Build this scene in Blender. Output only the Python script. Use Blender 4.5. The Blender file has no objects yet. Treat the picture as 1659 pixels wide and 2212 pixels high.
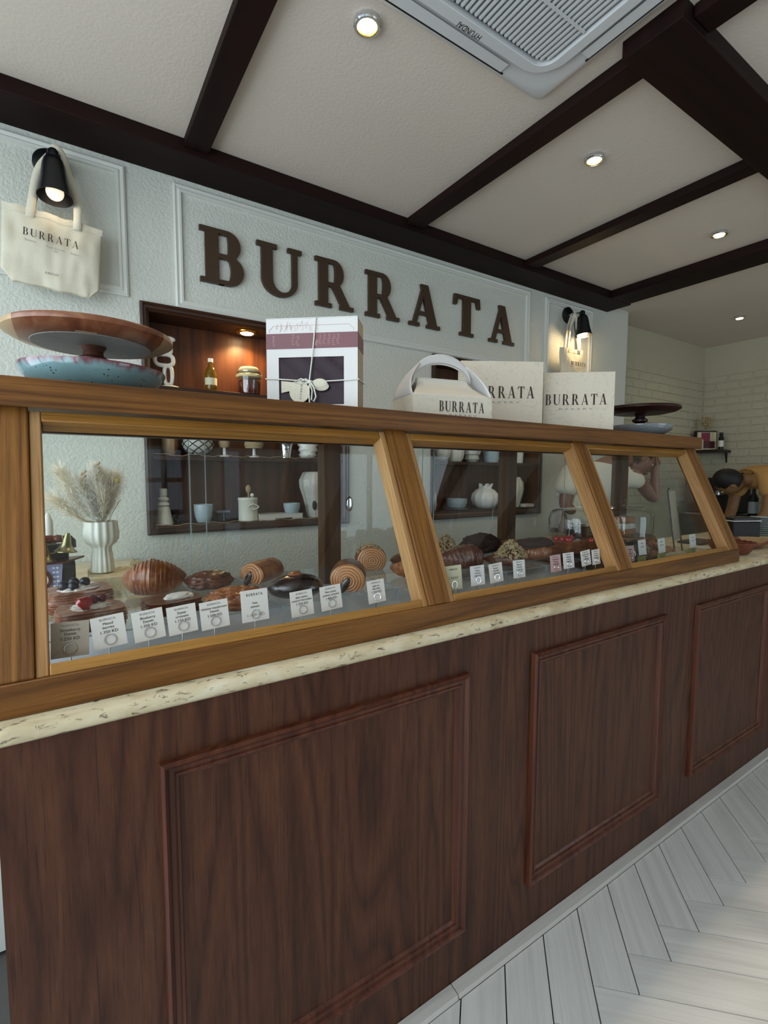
import bpy, bmesh, math, random
from mathutils import Vector, Matrix, noise
random.seed(7)
PI = math.pi
sc = bpy.context.scene
col = sc.collection

# ------------------------------------------------------------------ camera
H = 1.29
FPX, YAW, PITCH, ROLL = 1052.16, 0.578691, 0.078681, -0.00353
cy_, sy_ = math.cos(YAW), math.sin(YAW)
Fw = Vector((sy_*math.cos(PITCH), cy_*math.cos(PITCH), -math.sin(PITCH)))
R0 = Fw.cross(Vector((0, 0, 1))).normalized()
D0 = Fw.cross(R0)
Rt = math.cos(ROLL)*R0 + math.sin(ROLL)*D0
Dn = -math.sin(ROLL)*R0 + math.cos(ROLL)*D0
C0 = Vector((0, 0, H))
cam = bpy.data.objects.new('camera', bpy.data.cameras.new('camera'))
col.objects.link(cam)
cam.data.sensor_fit = 'HORIZONTAL'
cam.data.sensor_width = 36
cam.data.lens = FPX/1659*36
cam.data.clip_start = 0.02
M3 = Matrix((Rt, -Dn, -Fw)).transposed()
cam.matrix_world = Matrix.Translation(C0) @ M3.to_4x4()
sc.camera = cam

def ray(u, v): return Fw + Rt*(u-829.5)/FPX + Dn*(v-1106)/FPX
def onX(u, v, x): d = ray(u, v); return C0 + d*(x/d.x)
def onY(u, v, y): d = ray(u, v); return C0 + d*(y/d.y)
def onZ(u, v, z): d = ray(u, v); return C0 + d*((z-H)/d.z)

# ------------------------------------------------------------------ light
sc.view_settings.view_transform = 'Standard'
sc.view_settings.look = 'None'
sc.view_settings.gamma = 1
sc.view_settings.use_curve_mapping = False
sc.view_settings.exposure = 0.0
sc.cycles.transparent_max_bounces = 32
w = bpy.data.worlds.new('sky'); sc.world = w; w.use_nodes = True
bg = w.node_tree.nodes['Background']
bg.inputs['Color'].default_value = (0.62, 0.78, 1.0, 1)
bg.inputs['Strength'].default_value = 1.1

def area(name, loc, target, sx, sy, power, color, spread=180):
    l = bpy.data.lights.new(name, 'AREA'); l.shape = 'RECTANGLE'; l.size = sx; l.size_y = sy
    l.energy = power; l.color = color; l.spread = math.radians(spread)
    o = bpy.data.objects.new(name, l); col.objects.link(o); o.location = loc
    o.rotation_euler = (Vector(target)-Vector(loc)).to_track_quat('-Z', 'Y').to_euler()
    return o
# daylight of the street in front of the shop windows
area('window_daylight', (-1.45, 0.3, 1.6), (0.4, 0.6, 1.35), 3.4, 2.0, 98, (0.84, 0.93, 1.0))
area('window_daylight', (3.5, -2.85, 1.4), (2.8, 0, .8), 2.3, 2.0, 33, (0.82, 0.91, 1.0))
sun = bpy.data.lights.new('sun', 'SUN'); sun.energy = 1.9; sun.angle = math.radians(1.4); sun.color = (1, 0.86, 0.72)
so = bpy.data.objects.new('sun', sun); col.objects.link(so)
so.rotation_euler = Vector((-0.42, 0.80, -0.58)).to_track_quat('-Z', 'Y').to_euler()

# ------------------------------------------------------------------ mesh helpers
class MB:
    def __init__(s): s.v = []; s.f = []
    def add(s, vs, fs, M=None):
        b = len(s.v)
        for p in vs:
            p = Vector(p)
            s.v.append(M @ p if M else p)
        s.f += [tuple(i+b for i in f) for f in fs]
        return s
    def box(s, lo, hi, M=None):
        x0, y0, z0 = lo; x1, y1, z1 = hi
        vs = [(x0,y0,z0),(x1,y0,z0),(x1,y1,z0),(x0,y1,z0),(x0,y0,z1),(x1,y0,z1),(x1,y1,z1),(x0,y1,z1)]
        return s.add(vs, [(0,3,2,1),(4,5,6,7),(0,1,5,4),(1,2,6,5),(2,3,7,6),(3,0,4,7)], M)
    def prism(s, poly, z0, z1, M=None):
        n = len(poly)
        vs = [(p[0], p[1], z0) for p in poly] + [(p[0], p[1], z1) for p in poly]
        fs = [tuple(range(n-1, -1, -1)), tuple(range(n, 2*n))]
        fs += [(i, (i+1) % n, (i+1) % n+n, i+n) for i in range(n)]
        return s.add(vs, fs, M)
    def lathe(s, prof, n=32, M=None, mod=None):
        vs = []; fs = []
        for (r, z) in prof:
            for i in range(n):
                a = 2*PI*i/n
                rr = r*(mod(a, z) if mod else 1)
                vs.append((rr*math.cos(a), rr*math.sin(a), z))
        for j in range(len(prof)-1):
            for i in range(n):
                k = (i+1) % n
                fs.append((j*n+i, j*n+k, (j+1)*n+k, (j+1)*n+i))
        fs.append(tuple(range(n-1, -1, -1)))
        fs.append(tuple((len(prof)-1)*n+i for i in range(n)))
        return s.add(vs, fs, M)
    def tube(s, pts, r, n=8, closed=False, M=None, flat=1.0):
        pts = [Vector(p) for p in pts]; m = len(pts)
        rad = r if callable(r) else (lambda t: r)
        vs = []; fs = []
        up = Vector((0, 0, 1)); nx = None
        for i, p in enumerate(pts):
            if closed: t = pts[(i+1) % m]-pts[i-1]
            else: t = pts[min(i+1, m-1)]-pts[max(i-1, 0)]
            if t.length < 1e-9: t = Vector((0, 0, 1))
            t.normalize()
            if nx is None:
                a = up if abs(t.z) < .9 else Vector((1, 0, 0))
                nx = (a - t*a.dot(t)).normalized()
            else:
                nx = (nx - t*nx.dot(t))
                nx = nx.normalized() if nx.length > 1e-6 else t.orthogonal().normalized()
            b = t.cross(nx); rr = rad(i/max(1, m-1))
            for k in range(n):
                a = 2*PI*k/n
                vs.append(p + nx*rr*math.cos(a)*flat + b*rr*math.sin(a))
        mm = m if closed else m-1
        for j in range(mm):
            jj = (j+1) % m
            for k in range(n):
                kk = (k+1) % n
                fs.append((j*n+k, j*n+kk, jj*n+kk, jj*n+k))
        if not closed:
            fs.append(tuple(range(n-1, -1, -1))); fs.append(tuple((m-1)*n+k for k in range(n)))
        return s.add(vs, fs, M)
    def ball(s, c, r, n=16, m=10, M=None, fn=None):
        if not hasattr(r, '__len__'): r = (r, r, r)
        vs = [(c[0], c[1], c[2]-r[2])]; fs = []
        for j in range(1, m):
            b = -PI/2 + PI*j/m
            for i in range(n):
                a = 2*PI*i/n
                vs.append((c[0]+r[0]*math.cos(b)*math.cos(a), c[1]+r[1]*math.cos(b)*math.sin(a), c[2]+r[2]*math.sin(b)))
        vs.append((c[0], c[1], c[2]+r[2]))
        if fn: vs = [fn(Vector(p)) for p in vs]
        for i in range(n):
            k = (i+1) % n
            fs.append((0, 1+k, 1+i)); fs.append((len(vs)-1, 1+(m-2)*n+i, 1+(m-2)*n+k))
        for j in range(m-2):
            for i in range(n):
                k = (i+1) % n
                fs.append((1+j*n+i, 1+j*n+k, 1+(j+1)*n+k, 1+(j+1)*n+i))
        return s.add(vs, fs, M)
    def sheet(s, fn, nu, nv, M=None):
        vs = [fn(i/nu, j/nv) for j in range(nv+1) for i in range(nu+1)]
        fs = [(j*(nu+1)+i, j*(nu+1)+i+1, (j+1)*(nu+1)+i+1, (j+1)*(nu+1)+i) for j in range(nv) for i in range(nu)]
        return s.add(vs, fs, M)
    def build(s, name, m, parent=None, smooth=True, bevel=0, ang=40, seg=2, normals=True, loc=None, solid=0):
        me = bpy.data.meshes.new(name)
        me.from_pydata([tuple(p) for p in s.v], [], s.f)
        if normals:
            b = bmesh.new(); b.from_mesh(me); bmesh.ops.recalc_face_normals(b, faces=b.faces[:]); b.to_mesh(me); b.free()
        if smooth:
            me.shade_smooth(); me.set_sharp_from_angle(angle=math.radians(ang))
        me.materials.append(m)
        o = bpy.data.objects.new(name, me); col.objects.link(o)
        if parent: o.parent = parent
        if loc: o.location = loc
        if bevel:
            q = o.modifiers.new('bevel', 'BEVEL'); q.width = bevel; q.segments = seg; q.limit_method = 'ANGLE'; q.angle_limit = math.radians(50)
        if solid:
            q = o.modifiers.new('solid', 'SOLIDIFY'); q.thickness = solid; q.offset = 0
        return o

def T(x=0, y=0, z=0): return Matrix.Translation((x, y, z))
def RX(a): return Matrix.Rotation(a, 4, 'X')
def RY(a): return Matrix.Rotation(a, 4, 'Y')
def RZ(a): return Matrix.Rotation(a, 4, 'Z')
def S3(x, y, z): return Matrix.Diagonal((x, y, z, 1))
def UP(): return RX(PI/2)           # local xy plane -> world xz, facing -y

def tag(o, label=None, cat=None, group=None, kind=None):
    if label: o['label'] = label
    if cat: o['category'] = cat
    if group: o['group'] = group
    if kind: o['kind'] = kind
    return o
def thing(name, label, cat, loc=(0,0,0), rotz=0, group=None):
    o = bpy.data.objects.new(name, None); col.objects.link(o); o.empty_display_size = .05
    o.location = loc; o.rotation_euler = (0, 0, rotz)
    return tag(o, label, cat, group)
def struct(mb, name, m, parent=None, **k):
    o = mb.build(name, m, parent, **k)
    if not parent: o['kind'] = 'structure'
    return o
def dup(src, loc, rotz=None, label=None, group=None, scale=None):
    r = src.copy(); col.objects.link(r); r.location = loc
    if rotz is not None: r.rotation_euler = (0, 0, rotz)
    if scale: r.scale = scale
    if label: r['label'] = label
    if group: r['group'] = group
    for ch in list(src.children):
        c = ch.copy(); col.objects.link(c); c.parent = r
        for g in list(ch.children):
            d = g.copy(); col.objects.link(d); d.parent = c
    return r

# ------------------------------------------------------------------ materials
def lin(h):
    h = h.lstrip('#'); c = [int(h[i:i+2], 16)/255 for i in (0, 2, 4)]
    return tuple(x/12.92 if x <= .04045 else ((x+.055)/1.055)**2.4 for x in c)+(1,)
class NT:
    def __init__(s, name):
        s.m = bpy.data.materials.new(name); s.m.use_nodes = True
        s.t = s.m.node_tree; s.b = s.t.nodes['Principled BSDF']; s.out = s.t.nodes['Material Output']
    def n(s, ty, **k):
        q = s.t.nodes.new(ty)
        for a, b in k.items(): setattr(q, a, b)
        return q
    def l(s, a, b): s.t.links.new(a, b)
    def coord(s, scale=(1,1,1), rot=(0,0,0), which='Object'):
        tc = s.n('ShaderNodeTexCoord'); mp = s.n('ShaderNodeMapping')
        mp.inputs['Scale'].default_value = scale; mp.inputs['Rotation'].default_value = rot
        s.l(tc.outputs[which], mp.inputs['Vector']); return mp.outputs['Vector']
    def noise(s, vec, scale, detail=4, rough=.55, dist=0):
        q = s.n('ShaderNodeTexNoise'); q.inputs['Scale'].default_value = scale; q.inputs['Detail'].default_value = detail
        q.inputs['Roughness'].default_value = rough; q.inputs['Distortion'].default_value = dist
        if vec: s.l(vec, q.inputs['Vector'])
        return q.outputs['Fac']
    def ramp(s, fac, stops):
        q = s.n('ShaderNodeValToRGB'); e = q.color_ramp.elements
        while len(e) < len(stops): e.new(.5)
        for i, (p, c) in enumerate(stops): e[i].position = p; e[i].color = lin(c) if isinstance(c, str) else (c, c, c, 1)
        s.l(fac, q.inputs['Fac']); return q.outputs['Color']
    def bump(s, h, strength=.3, dist=.002, prev=None):
        q = s.n('ShaderNodeBump'); q.inputs['Strength'].default_value = strength; q.inputs['Distance'].default_value = dist
        s.l(h, q.inputs['Height'])
        if prev: s.l(prev, q.inputs['Normal'])
        s.l(q.outputs['Normal'], s.b.inputs['Normal']); return q.outputs['Normal']
    def mix(s, f, a, b, mode='MIX'):
        q = s.n('ShaderNodeMix', data_type='RGBA', blend_type=mode)
        for sock, val in ((q.inputs[0], f), (q.inputs[6], a), (q.inputs[7], b)):
            if hasattr(val, 'links'): s.l(val, sock)
            elif isinstance(val, str): sock.default_value = lin(val)
            else: sock.default_value = val
        return q.outputs[2]
    def math(s, op, a, b=None):
        q = s.n('ShaderNodeMath', operation=op)
        for i, v in enumerate((a, b)):
            if v is None: continue
            if hasattr(v, 'links'): s.l(v, q.inputs[i])
            else: q.inputs[i].default_value = v
        return q.outputs[0]
def P(name, c, rough=.6, metal=0, **k):
    a = NT(name); b = a.b
    b.inputs['Base Color'].default_value = lin(c) if isinstance(c, str) else c
    b.inputs['Roughness'].default_value = rough; b.inputs['Metallic'].default_value = metal
    for kk, v in k.items(): b.inputs[kk.replace('_', ' ')].default_value = v
    # faint natural variation of the surface
    nz = a.noise(a.coord(), 60, 3)
    a.bump(nz, .06, .001)
    return a.m
def wood(name, dark, mid, light, axis='X', rough=.45, ring=9, fine=1.0, bump=.15, coat=0.0, knots=False, seed=0, pores=True, k=.045, spec=.4, rings=9.0):
    a = NT(name)
    st = {'X': (k, 1, 1), 'Y': (1, k, 1), 'Z': (1, 1, k)}[axis]
    tc = a.n('ShaderNodeTexCoord'); oi = a.n('ShaderNodeObjectInfo')
    ad = a.n('ShaderNodeVectorMath', operation='MULTIPLY_ADD')
    a.l(oi.outputs['Random'], ad.inputs[0]); ad.inputs[1].default_value = (3.1, 5.7, 4.3); a.l(tc.outputs['Object'], ad.inputs[2])
    mp = a.n('ShaderNodeMapping'); a.l(ad.outputs[0], mp.inputs['Vector']); mp.inputs['Scale'].default_value = st
    mp.inputs['Location'].default_value = (seed, seed*.7, seed*1.3)
    v = mp.outputs['Vector']
    big = a.noise(v, ring*.35, 2, .5, .6)
    big10 = a.math('MULTIPLY', big, rings)
    fr = a.math('FRACT', big10)
    tri = a.math('ABSOLUTE', a.math('SUBTRACT', fr, .5))
    fineN = a.noise(v, 140*fine, 5, .7)
    base = a.ramp(tri, [(0.0, dark), (.16, mid), (.5, light)])
    st2 = a.n('ShaderNodeMapping'); a.l(v, st2.inputs['Vector'])
    st2.inputs['Scale'].default_value = {'X': (.25, 1, 1), 'Y': (1, .25, 1), 'Z': (1, 1, .25)}[axis]
    por = a.noise(st2.outputs['Vector'], 420*fine, 2, .6)
    c = a.mix(.55, base, a.ramp(fineN, [(.3, dark), (.55, mid), (.8, light)]))
    if pores: c = a.mix(a.ramp(por, [(.30, .75), (.42, 0.0)]), c, dark)
    lo = a.noise(a.coord(), 2.2, 3)
    c = a.mix(a.math('MULTIPLY', lo, .45), c, a.mix(.5, dark, mid))
    if knots:
        vo = a.n('ShaderNodeTexVoronoi'); kv = a.coord((2.2, 6, 9)); a.l(kv, vo.inputs['Vector']); vo.inputs['Scale'].default_value = 1.3
        kf = a.ramp(vo.outputs['Distance'], [(.05, 1.0), (.13, 0.0)])
        c = a.mix(a.math('MULTIPLY', kf, .8), c, dark)
    a.l(c, a.b.inputs['Base Color'])
    a.b.inputs['Roughness'].default_value = rough; a.b.inputs['Coat Weight'].default_value = coat; a.b.inputs['Coat Roughness'].default_value = .25
    a.b.inputs['Specular IOR Level'].default_value = spec
    hh = a.math('ADD', a.math('MULTIPLY', fineN, .6), a.math('MULTIPLY', por, .4))
    a.bump(hh, bump, .0015)
    return a.m
def glass(name, tint=(1,1,1,1), ior=1.5, boost=1.0):
    a = NT(name); a.t.nodes.remove(a.b)
    tr = a.n('ShaderNodeBsdfTransparent'); tr.inputs[0].default_value = tint
    gl = a.n('ShaderNodeBsdfGlossy'); gl.inputs['Roughness'].default_value = 0.0
    fr = a.n('ShaderNodeFresnel'); fr.inputs[0].default_value = ior
    mx = a.n('ShaderNodeMixShader'); ge = a.n('ShaderNodeNewGeometry')
    a.l(a.math('MULTIPLY', a.math('MULTIPLY', fr.outputs[0], boost), a.math('SUBTRACT', 1.0, ge.outputs['Backfacing'])), mx.inputs[0])
    a.l(tr.outputs[0], mx.inputs[1]); a.l(gl.outputs[0], mx.inputs[2]); a.l(mx.outputs[0], a.out.inputs[0])
    return a.m
def emit(name, c, s):
    a = NT(name); a.b.inputs['Base Color'].default_value = (*c, 1)
    a.b.inputs['Emission Color'].default_value = (*c, 1); a.b.inputs['Emission Strength'].default_value = s
    return a.m

def stucco(name, c1, c2, sc1=34, strength=.55):
    a = NT(name); v = a.coord()
    n1 = a.noise(v, sc1, 3, .55, .35); n2 = a.noise(v, sc1*3.4, 3, .6)
    big = a.noise(v, 1.6, 3)
    a.l(a.mix(big, c1, c2), a.b.inputs['Base Color']); a.b.inputs['Roughness'].default_value = .75
    h = a.math('ADD', a.ramp(n1, [(.38, 0.0), (.62, 1.0)]), a.math('MULTIPLY', n2, .5))
    a.bump(h, strength, .004); return a.m
M = {}
M['stucco'] = stucco('stucco_wall', '#d0d1c8', '#c8cabf', 80, .38)
M['moulding'] = P('painted_moulding', '#d3d4cc', .5)
M['ceiling'] = stucco('ceiling_paint', '#d6cabd', '#cfc3b6', 90, .10)
M['beam'] = wood('dark_beam', '#0f0605', '#1c0c09', '#27120d', 'X', .6, 8, bump=.1, pores=False, spec=.15)
M['beamy'] = wood('dark_beam_cross', '#0f0605', '#1c0c09', '#27120d', 'Y', .6, 8, bump=.1, pores=False, spec=.15)
M['pine'] = wood('stained_pine', '#3a1f08', '#6f4418', '#946329', 'X', .48, 20, bump=.4, knots=True, coat=.05, spec=.3, rings=14)
M['pinez'] = wood('stained_pine_upright', '#43250c', '#7d5020', '#a57236', 'Z', .48, 20, bump=.4, coat=.05, knots=False, spec=.3, rings=12)
M['bead'] = wood('pine_bead', '#6d4519', '#9a6a2c', '#b98843', 'X', .4, 12, bump=.2, coat=.15)
M['beadz'] = wood('worn_pine_bead', '#7d5429', '#b08552', '#cfae80', 'Z', .55, 12, bump=.3)
M['rearpine'] = wood('dark_rear_pine', '#26150a', '#4a2e15', '#65431f', 'Z', .5, 18, bump=.3, spec=.3)
M['piney'] = wood('stained_pine_slanted', '#43250c', '#7d5020', '#a57236', 'Y', .48, 18, bump=.4, coat=.05, spec=.3, rings=12)
M['beady'] = wood('worn_pine_bead_slanted', '#7d5429', '#a97a48', '#c9a673', 'Y', .55, 12, bump=.3)
M['oak'] = wood('oak_veneer', '#25100a', '#4c2a1a', '#653e28', 'Z', .5, 13, .7, bump=.35, coat=.04, k=.10, spec=.25, rings=16)
M['oakm'] = wood('oak_moulding_x', '#2c140c', '#4a2618', '#603824', 'X', .45, 15, .8, bump=.2, coat=.1, spec=.3)
M['oakmz'] = wood('oak_moulding_z', '#2c130b', '#542a1a', '#6c3f2b', 'Z', .42, 15, .8, bump=.2, coat=.12, spec=.3)
M['niche'] = wood('niche_wood', '#2a150b', '#4f2a12', '#6e401d', 'Z', .4, 12, .7, bump=.2)
M['nichex'] = wood('niche_wood_x', '#20110b', '#382014', '#4b2c1c', 'X', .4, 12, .7, bump=.2)
M['marble'] = stucco('white_marble', '#dfe3e6', '#c3cbd2', 8, .04); M['marble'].node_tree.nodes['Principled BSDF'].inputs['Roughness'].default_value = .2
M['skirt'] = wood('wood_look_skirting_tile', '#a8a29b', '#c2bdb6', '#d0ccc5', 'X', .4, 9, bump=.1, pores=False)
M['plank'] = wood('wood_look_tile', '#bfbcb6', '#d6d3ce', '#e2e0db', 'X', .33, 10, .6, bump=.08, coat=.1)
M['grout'] = P('dark_grout', '#4c4a46', .8)
M['brick'] = stucco('painted_brick', '#bdb79f', '#b2ac94', 60, .35)
M['white'] = P('white_paint', '#d2d1cd', .5)
M['black'] = P('black_metal', '#0d0f12', .35)
M['dark'] = P('black_plastic', '#0b0a0b', .6)
M['brown'] = P('letter_brown', '#3a2817', .45)
M['ink'] = P('brown_ink', '#33241f', .6)
M['greyink'] = P('grey_ink', '#8c8684', .6)
M['paper'] = P('card_paper', '#cfcbc2', .7)
M['paper2'] = P('cream_card_paper', '#c4c2a4', .7)
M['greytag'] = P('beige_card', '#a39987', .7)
M['pinkcard'] = P('pink_card', '#bd9a98', .7)
M['green'] = P('olive_green_card', '#8b8a4a', .7)
M['steel'] = P('chrome', '#d9dbdf', .12, 1)
M['brass'] = P('aged_brass', '#8f8661', .3, 1)
M['bronze'] = P('bronze_copper', '#6b3a2c', .35, .7)
M['glass'] = glass('case_glass', (.97, .985, .98, 1))
M['acrylic'] = glass('clear_acrylic', (.985, .99, .995, 1), 1.45, 1.0)
M['edgeglass'] = P('glass_edge', '#9fb3b5', .2, 0, Alpha=.45)
M['cloche'] = glass('cloche_glass', (.97, .98, .98, 1), 1.5, 2.0)
M['warm'] = emit('warm_bulb', (1, .76, .40), 38)
M['bulb'] = emit('frosted_bulb', (1, .80, .60), .95)
M['warm2'] = emit('bright_bulb', (1, .80, .42), 18)
M['gold'] = P('gold_reflector', '#d9a441', .25, 1)
M['cream'] = P('cream_ceramic', '#dcd9cc', .35)
M['white_cer'] = P('white_ceramic', '#e6e4de', .3)
M['blue_cer'] = P('pale_blue_ceramic', '#a9b9c0', .3)
M['twine'] = P('jute_twine', '#b09a78', .9)
M['wax'] = P('candle_wax', '#dcd8ce', .5)

a = NT('travertine'); v = a.coord((1, 1.6, 1.6))
pit = a.noise(a.coord((1, 2.4, 2.6)), 38, 4, .6, .5); cl = a.noise(v, 9, 5, .65, .6)
base = a.ramp(cl, [(.25, '#a89471'), (.5, '#cdbd9b'), (.75, '#ddd3bb')])
pf = a.ramp(pit, [(.31, 1.0), (.37, 0.0)])
a.l(a.mix(pf, base, '#6f5f46'), a.b.inputs['Base Color']); a.b.inputs['Roughness'].default_value = .42
a.bump(a.ramp(pit, [(.30, 0.0), (.40, 1.0)]), .8, .006); M['travertine'] = a.m

def speckle(name, c1, c2, spot, rim=None, top=None):
    a = NT(name); n1 = a.noise(a.coord(), 14, 4); c = a.mix(n1, c1, c2)
    vo = a.n('ShaderNodeTexVoronoi'); a.l(a.coord(), vo.inputs['Vector']); vo.inputs['Scale'].default_value = 120
    f = a.ramp(vo.outputs['Distance'], [(.16, 1.0), (.24, 0.0)])
    f = a.math('MULTIPLY', f, a.ramp(a.noise(a.coord(), 30, 2), [(.45, 0.0), (.6, 1.0)]))
    c = a.mix(f, c, spot)
    if rim:
        sep = a.n('ShaderNodeSeparateXYZ'); a.l(a.coord(), sep.inputs[0])
        z = a.math('ADD', sep.outputs[2], a.math('MULTIPLY', a.noise(a.coord((3, 3, .4)), 20, 2), -.03))
        zf = a.n('ShaderNodeMapRange'); a.l(z, zf.inputs[0]); zf.inputs[1].default_value = top-.026; zf.inputs[2].default_value = top-.016
        c = a.mix(zf.outputs[0], c, rim)
    a.l(c, a.b.inputs['Base Color']); a.b.inputs['Roughness'].default_value = .15; a.b.inputs['Coat Weight'].default_value = .5
    a.bump(n1, .2, .002); return a.m
M['bluebowl'] = speckle('speckled_blue_glaze', '#5f7f80', '#7c9aa0', '#26322f', '#6e3e46', .052)
M['greybowl'] = speckle('speckled_grey_glaze', '#747a7e', '#8d9498', '#2b2e2e')
M['stonevase'] = speckle('pitted_vase', '#c9c7bf', '#b4b1a8', '#55534c')
for k in ('stonevase',): M[k].node_tree.nodes['Principled BSDF'].inputs['Roughness'].default_value = .7
a = NT('acacia_wood'); v = a.coord((1, .12, 1))
n1 = a.noise(v, 16, 4, .6, 1.0); patch = a.n('ShaderNodeTexVoronoi'); pv = a.coord((9, 2.2, .1), (0, 0, .5)); a.l(pv, patch.inputs['Vector']); patch.inputs['Scale'].default_value = 1.5
c = a.ramp(n1, [(.3, '#4e2617'), (.5, '#7c4a31'), (.7, '#93694d')])
sep = a.n('ShaderNodeSeparateColor'); a.l(patch.outputs['Color'], sep.inputs[0])
pf = a.ramp(sep.outputs[0], [(.62, 0.0), (.66, .8)])
a.l(a.mix(pf, c, '#b49a74'), a.b.inputs['Base Color']); a.b.inputs['Roughness'].default_value = .35; a.bump(n1, .1, .001); M['acacia'] = a.m
M['darkwood'] = wood('dark_cake_stand_wood', '#150706', '#2a0f0a', '#3a1810', 'X', .4, 12, bump=.1)
M['paleunder'] = wood('pale_grey_underside', '#6d6863', '#86807a', '#97918b', 'X', .5, 10, bump=.1)

def pastry(name, d, m_, l_, rough=.38, stretch=(1, 1, 1), sc_=38, coat=.35):
    a = NT(name); v = a.coord(stretch); n1 = a.noise(v, sc_, 5, .65, .4); n2 = a.noise(a.coord(), 9, 2)
    c = a.ramp(n1, [(.3, d), (.5, m_), (.72, l_)]); c = a.mix(a.math('MULTIPLY', n2, .5), c, d)
    a.l(c, a.b.inputs['Base Color']); a.b.inputs['Roughness'].default_value = rough
    a.b.inputs['Coat Weight'].default_value = coat; a.b.inputs['Coat Roughness'].default_value = .2
    a.bump(n1, .9, .0035); return a.m
M['crust'] = pastry('baked_crust', '#5a2812', '#97552a', '#c98d55')
M['crust_light'] = pastry('light_layers', '#9a5a35', '#c08558', '#d9a97c', .55, (.5, .5, 6), 30, .05)
M['crust_dark'] = pastry('dark_crust', '#3a1a0e', '#663521', '#925a3c')
M['choc'] = pastry('chocolate_glaze', '#1b0c0a', '#241110', '#2f1815', .15, coat=.8)
M['chocrough'] = pastry('chocolate_crumb', '#2a1813', '#3c261e', '#4d3428', .8, sc_=80, coat=0)
M['almond'] = pastry('almond_flakes', '#8d744e', '#c0a678', '#dccaa4', .7, sc_=90, coat=0)
M['cream_f'] = P('pastry_cream', '#ded6cb', .4)
M['sugar'] = pastry('sugared_crust', '#6a3320', '#a8704f', '#d8c4bc', .5, sc_=26)
M['blueberry'] = P('blueberry', '#141a26', .35)
M['red'] = P('red_fruit', '#a3121f', .15, 0, Coat_Weight=.8)
M['redberry'] = P('raspberry', '#5e1426', .35)
a = NT('swirl_layers'); tc = a.coord()
gr = a.n('ShaderNodeSeparateXYZ'); a.l(tc, gr.inputs[0])
r_ = a.math('SQRT', a.math('ADD', a.math('POWER', gr.outputs[0], 2), a.math('POWER', gr.outputs[2], 2)))
th = a.math('ARCTAN2', gr.outputs[2], gr.outputs[0])
ph = a.math('ADD', a.math('MULTIPLY', r_, 150), a.math('MULTIPLY', th, 1/(2*PI)))
ph = a.math('ADD', ph, a.math('MULTIPLY', a.noise(tc, 22, 2), 1.2))
tri = a.math('ABSOLUTE', a.math('SUBTRACT', a.math('FRACT', ph), .5))
a.l(a.ramp(tri, [(.04, '#8d4f2a'), (.25, '#b57a48'), (.45, '#cc9b6b')]), a.b.inputs['Base Color']); a.b.inputs['Roughness'].default_value = .45
a.bump(tri, .5, .002); M['swirl'] = a.m
a = NT('natural_canvas'); v = a.coord((1, 1, 1)); wv = a.noise(v, 420, 2); n2 = a.noise(v, 7, 3)
a.l(a.mix(n2, '#ddd6c2', '#cdc5ae'), a.b.inputs['Base Color']); a.b.inputs['Roughness'].default_value = .9
a.bump(a.math('ADD', wv, a.math('MULTIPLY', n2, 3)), .35, .004); M['canvas'] = a.m
a = NT('printed_box_board'); v = a.coord((1, 1, 1)); n1 = a.noise(v, 9, 4, .6, 2.0)
f = a.ramp(a.math('ABSOLUTE', a.math('SUBTRACT', n1, .5)), [(.0, .55), (.012, 0.0)])
a.l(a.mix(f, a.mix(a.noise(v, 3, 3), '#dcd3c1', '#cfc4b0'), '#b1a392'), a.b.inputs['Base Color']); a.b.inputs['Roughness'].default_value = .6; M['board'] = a.m
M['boardplain'] = P('cream_box_board', '#d9d2c4', .6)
M['boxwhite'] = P('white_box_board', '#d3cfcb', .5)
M['boxside'] = P('kraft_box_side', '#b8a68a', .6)
M['maroon'] = P('maroon_band', '#73464a', .5)
M['pinkink'] = P('pale_pink_ink', '#d0a7a6', .6)
M['film'] = P('dark_cellophane', '#33222a', .30, 0, Specular_IOR_Level=.12)
M['skin'] = P('skin', '#7d5443', .55)
M['skin2'] = P('tan_skin', '#8a6440', .55)
M['polo'] = P('cream_polo_cloth', '#d8d3c2', .85)
M['collar'] = P('white_collar_cloth', '#d3d6d8', .8)
M['tan'] = P('tan_shirt_cloth', '#b98d52', .85)
M['apron'] = P('brown_apron_cloth', '#2b150d', .8)
M['hair'] = P('black_hair', '#140f0e', .6)
M['trouser'] = P('dark_trousers', '#17161a', .8)
M['basket'] = pastry('woven_basket', '#4a1d0e', '#7c3a1c', '#94502c', .6, (1, 1, 6), 60, .1)
M['stoneblock'] = stucco('rough_limestone', '#cfc09c', '#bba983', 25, .6)
M['pampas'] = P('pampas_cream', '#f3e8d2', .9)
M['pampas2'] = P('pampas_white', '#fffaf0', .9)
M['stem'] = P('dry_stem', '#6d5638', .8)
M['yellow'] = P('yellow_button_flower', '#b8a455', .9)
M['oil'] = P('olive_oil', '#8c6a17', .05, 0, Transmission_Weight=.55)
M['tomato'] = P('dark_preserve', '#4d150b', .1, 0, Coat_Weight=.6)
M['cloth_lid'] = P('pale_cloth_lid', '#d9c896', .8)
M['acgrey'] = P('ac_plastic', '#c9c9c9', .45)
M['acdark'] = P('ac_recess', '#6e747c', .6)

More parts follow.
